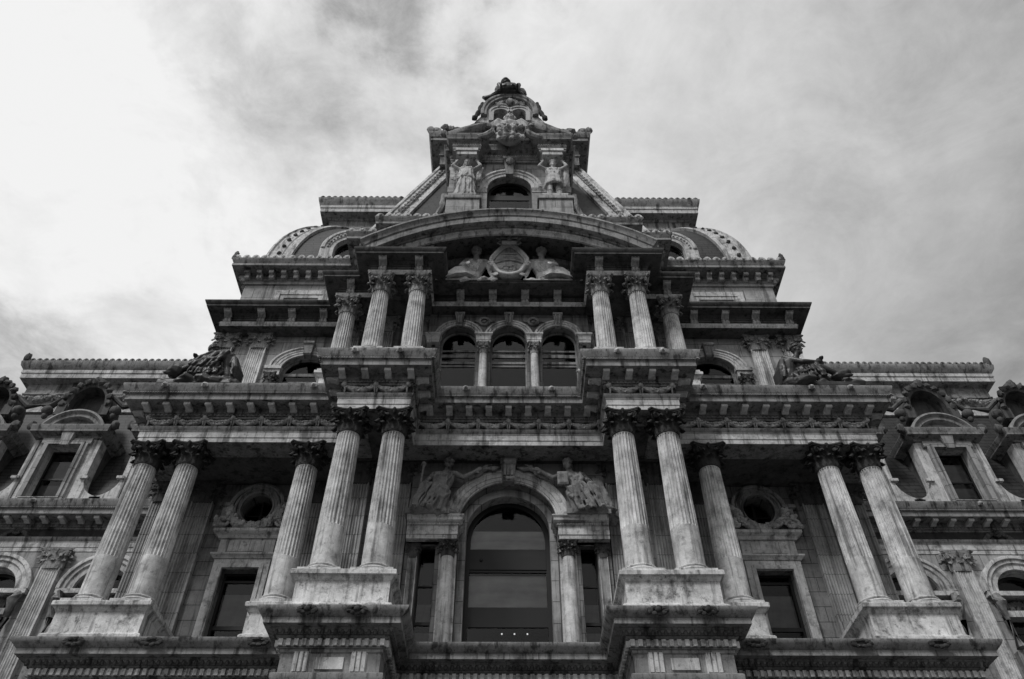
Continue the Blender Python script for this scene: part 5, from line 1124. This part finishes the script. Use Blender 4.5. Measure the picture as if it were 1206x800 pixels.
# --- seated figures in the spandrels of the great arch
def spandrel(seed, tablet):
    rnd.seed(seed)
    J = dict(pel=(-0.12,0.02,0.46), chest=(-0.04,-0.04,0.80), neck=(0.0,-0.05,0.96), head=(0.05,-0.1,1.10), shL=(-0.22,-0.03,0.90), shR=(0.17,-0.05,0.91),
             elL=(-0.36,-0.1,0.68), elR=(0.33,-0.1,0.80), wrL=(-0.30,-0.26,0.62), wrR=(0.52,-0.12,0.92), knL=(-0.32,-0.32,0.50), knR=(0.04,-0.30,0.42), anL=(-0.50,-0.2,0.10), anR=(-0.22,-0.26,0.05))
    m = figure(J, (0.1,-1,-0.1) if not tablet else (-0.3,-1,-0.15), hair='bun')
    sheet(m, [(-0.38,-0.25,0.45),(-0.1,-0.3,0.42),(0.08,-0.25,0.38)], [(-0.54,-0.2,0.05),(-0.3,-0.25,0.02),(-0.04,-0.2,0.02)], 11, 0.055)
    folds(m, [(-0.42,-0.34,0.52),(-0.12,-0.39,0.5),(0.1,-0.33,0.44)], [(-0.6,-0.24,0.04),(-0.35,-0.38,0.0),(-0.04,-0.28,0.0)], 12, 0.02)
    folds(m, [(-0.2,-0.14,0.9),(0.14,-0.14,0.9)], [(-0.24,-0.18,0.5),(0.0,-0.18,0.5)], 9, 0.02)
    folds(m, [(-0.5,-0.1,0.5),(-0.3,-0.3,0.55)], [(0.1,-0.3,0.3),(0.0,-0.34,0.2)], 6, 0.028)
    if tablet: m.box(0.06, 0.26, -0.28, -0.22, 0.54, 0.82); m.box(0.08, 0.24, -0.295, -0.27, 0.57, 0.79); folds(m, [(-0.55,0,0.8),(-0.4,0,0.85)], [(-0.72,-0.05,0.1),(-0.5,-0.1,0.1)], 8, 0.05)
    else: m.tube([(-0.46,-0.2,0.1),(-0.42,-0.22,0.6),(-0.40,-0.2,1.0)], 0.024, 7); m.ell((-0.4,-0.2,1.02),(0.05,0.05,0.06),8,6)
    m.tube([(0.5,-0.03,0.93),(0.62,-0.04,0.99),(0.74,-0.03,1.05),(0.86,-0.03,1.04),(0.98,-0.02,1.1)], [0.02,0.06,0.035,0.05,0.015], 8, 0.3); m.tube([(0.62,-0.02,1.0),(0.72,-0.02,1.12),(0.84,-0.02,1.15)], [0.04,0.03,0.012], 7, 0.3); m.tube([(0.4,-0.02,0.84),(0.55,-0.02,0.9),(0.66,-0.02,0.96)], [0.05,0.04,0.03], 7, 0.3)
    rock(m, -0.65, 0.12, -0.22, 0.15, -0.03, 0.2, 12); m.box(-0.6, 0.1, -0.1, 0.2, 0, 0.34); return m
fuse('statue', spandrel(21, False), 0.038, 'relief', 'robed stone woman holding a staff, seated left of the great arch', 'statue', (-2.55, 26.72, 17.55), 2.25)
fuse('statue', spandrel(22, True), 0.038, 'relief', 'robed stone woman holding a tablet, seated right of the great arch', 'statue', (2.55, 26.72, 17.55), 2.25, mirror=True)

# --- grotesque bust before the dormer gable
rnd.seed(31)
m = MB(); head(m, (0,-0.05,0.62), (0,-1,-0.45), hair='long', s=1.25); m.ell((0,0,0.3),(0.3,0.2,0.22),12,8,0.06)
for e in (-1, 1):
    for i in range(8): m.tube([(e*0.12,-0.05,0.42-0.04*i),(e*(0.3+0.02*i),-0.12,0.46-0.05*i),(e*(0.5-0.02*i),-0.06,0.36-0.07*i)],[0.05,0.05,0.025],7,0.1)
    m.tube([(e*(0.16+0.14*math.cos(t)), -0.16, 0.06+0.12*math.sin(t)) for t in [0.5*i for i in range(11)]], 0.035, 7)
for i in range(30): m.ell((rnd.uniform(-0.3,0.3), -0.16+rnd.uniform(-0.06,0.06), rnd.uniform(-0.3,0.12)), (0.06,0.06,0.06), 7, 5, 0.3)
for i in range(9): a = R(20*i+10); m.ell((0.14*math.cos(a), -0.02, 0.68+0.14*math.sin(a)), (0.045,0.05,0.05), 7, 5, 0.2)
m.ell((0,0.1,0),(0.36,0.2,0.36),12,8,0.1)
for i in range(16): m.ell((rnd.uniform(-0.35,0.35), -0.08, rnd.uniform(-0.42,-0.2)), (0.08,0.07,0.07), 7, 5, 0.3)
fuse('bust', m, 0.05, 'carve', 'carved bust with crowned head and fruit festoon at the centre of the dormer gable', 'carved bust', (0, 25.75, 45.6), 2.5)

# --- figures crowning the top arch
rnd.seed(41)
J = dict(pel=(0,0,0.12), chest=(-0.04,-0.1,0.42), neck=(-0.06,-0.16,0.54), head=(-0.08,-0.22,0.66), shL=(-0.22,-0.1,0.5), shR=(0.14,-0.1,0.5), elL=(-0.34,-0.2,0.28), elR=(0.30,-0.2,0.28),
         wrL=(-0.2,-0.34,0.2), wrR=(0.2,-0.34,0.2), knL=(-0.26,-0.32,0.34), knR=(0.28,-0.3,0.36), anL=(-0.2,-0.36,0.02), anR=(0.24,-0.36,0.02))
m = figure(J, (-0.1,-1,-0.5), male=True, hair='hat')
folds(m, [(-0.24,0,0.5),(0.2,0.05,0.5)], [(-0.4,0.1,0.0),(0.45,0.1,0.0)], 10, 0.035); m.ell((0,-0.24,0.2),(0.34,0.2,0.2),12,8,0.08)
m.ell((0.3,-0.05,0.3),(0.2,0.18,0.27),10,8,0.12); m.ell((-0.08,-0.2,0.69),(0.15,0.14,0.13),10,8,0.06); m.ell((-0.04,-0.12,0.28),(0.36,0.26,0.32),12,8,0.1); m.ell((0,-0.05,0.08),(0.5,0.3,0.16),12,8,0.12); m.tube([(-0.3,-0.2,0.04),(-0.48,-0.15,-0.04),(-0.62,-0.1,-0.02),(-0.7,-0.1,0.05)],[0.1,0.08,0.08,0.04],8,0.1); m.tube([(0.3,-0.2,0.04),(0.42,-0.15,-0.04),(0.54,-0.1,-0.14)],[0.1,0.07,0.04],8,0.1)
fuse('statue', m, 0.05, 'bronze', 'dark crouching figure in a round hat on the topmost arch of the building', 'statue', (-0.1, 28.6, 55.3), 2.75)
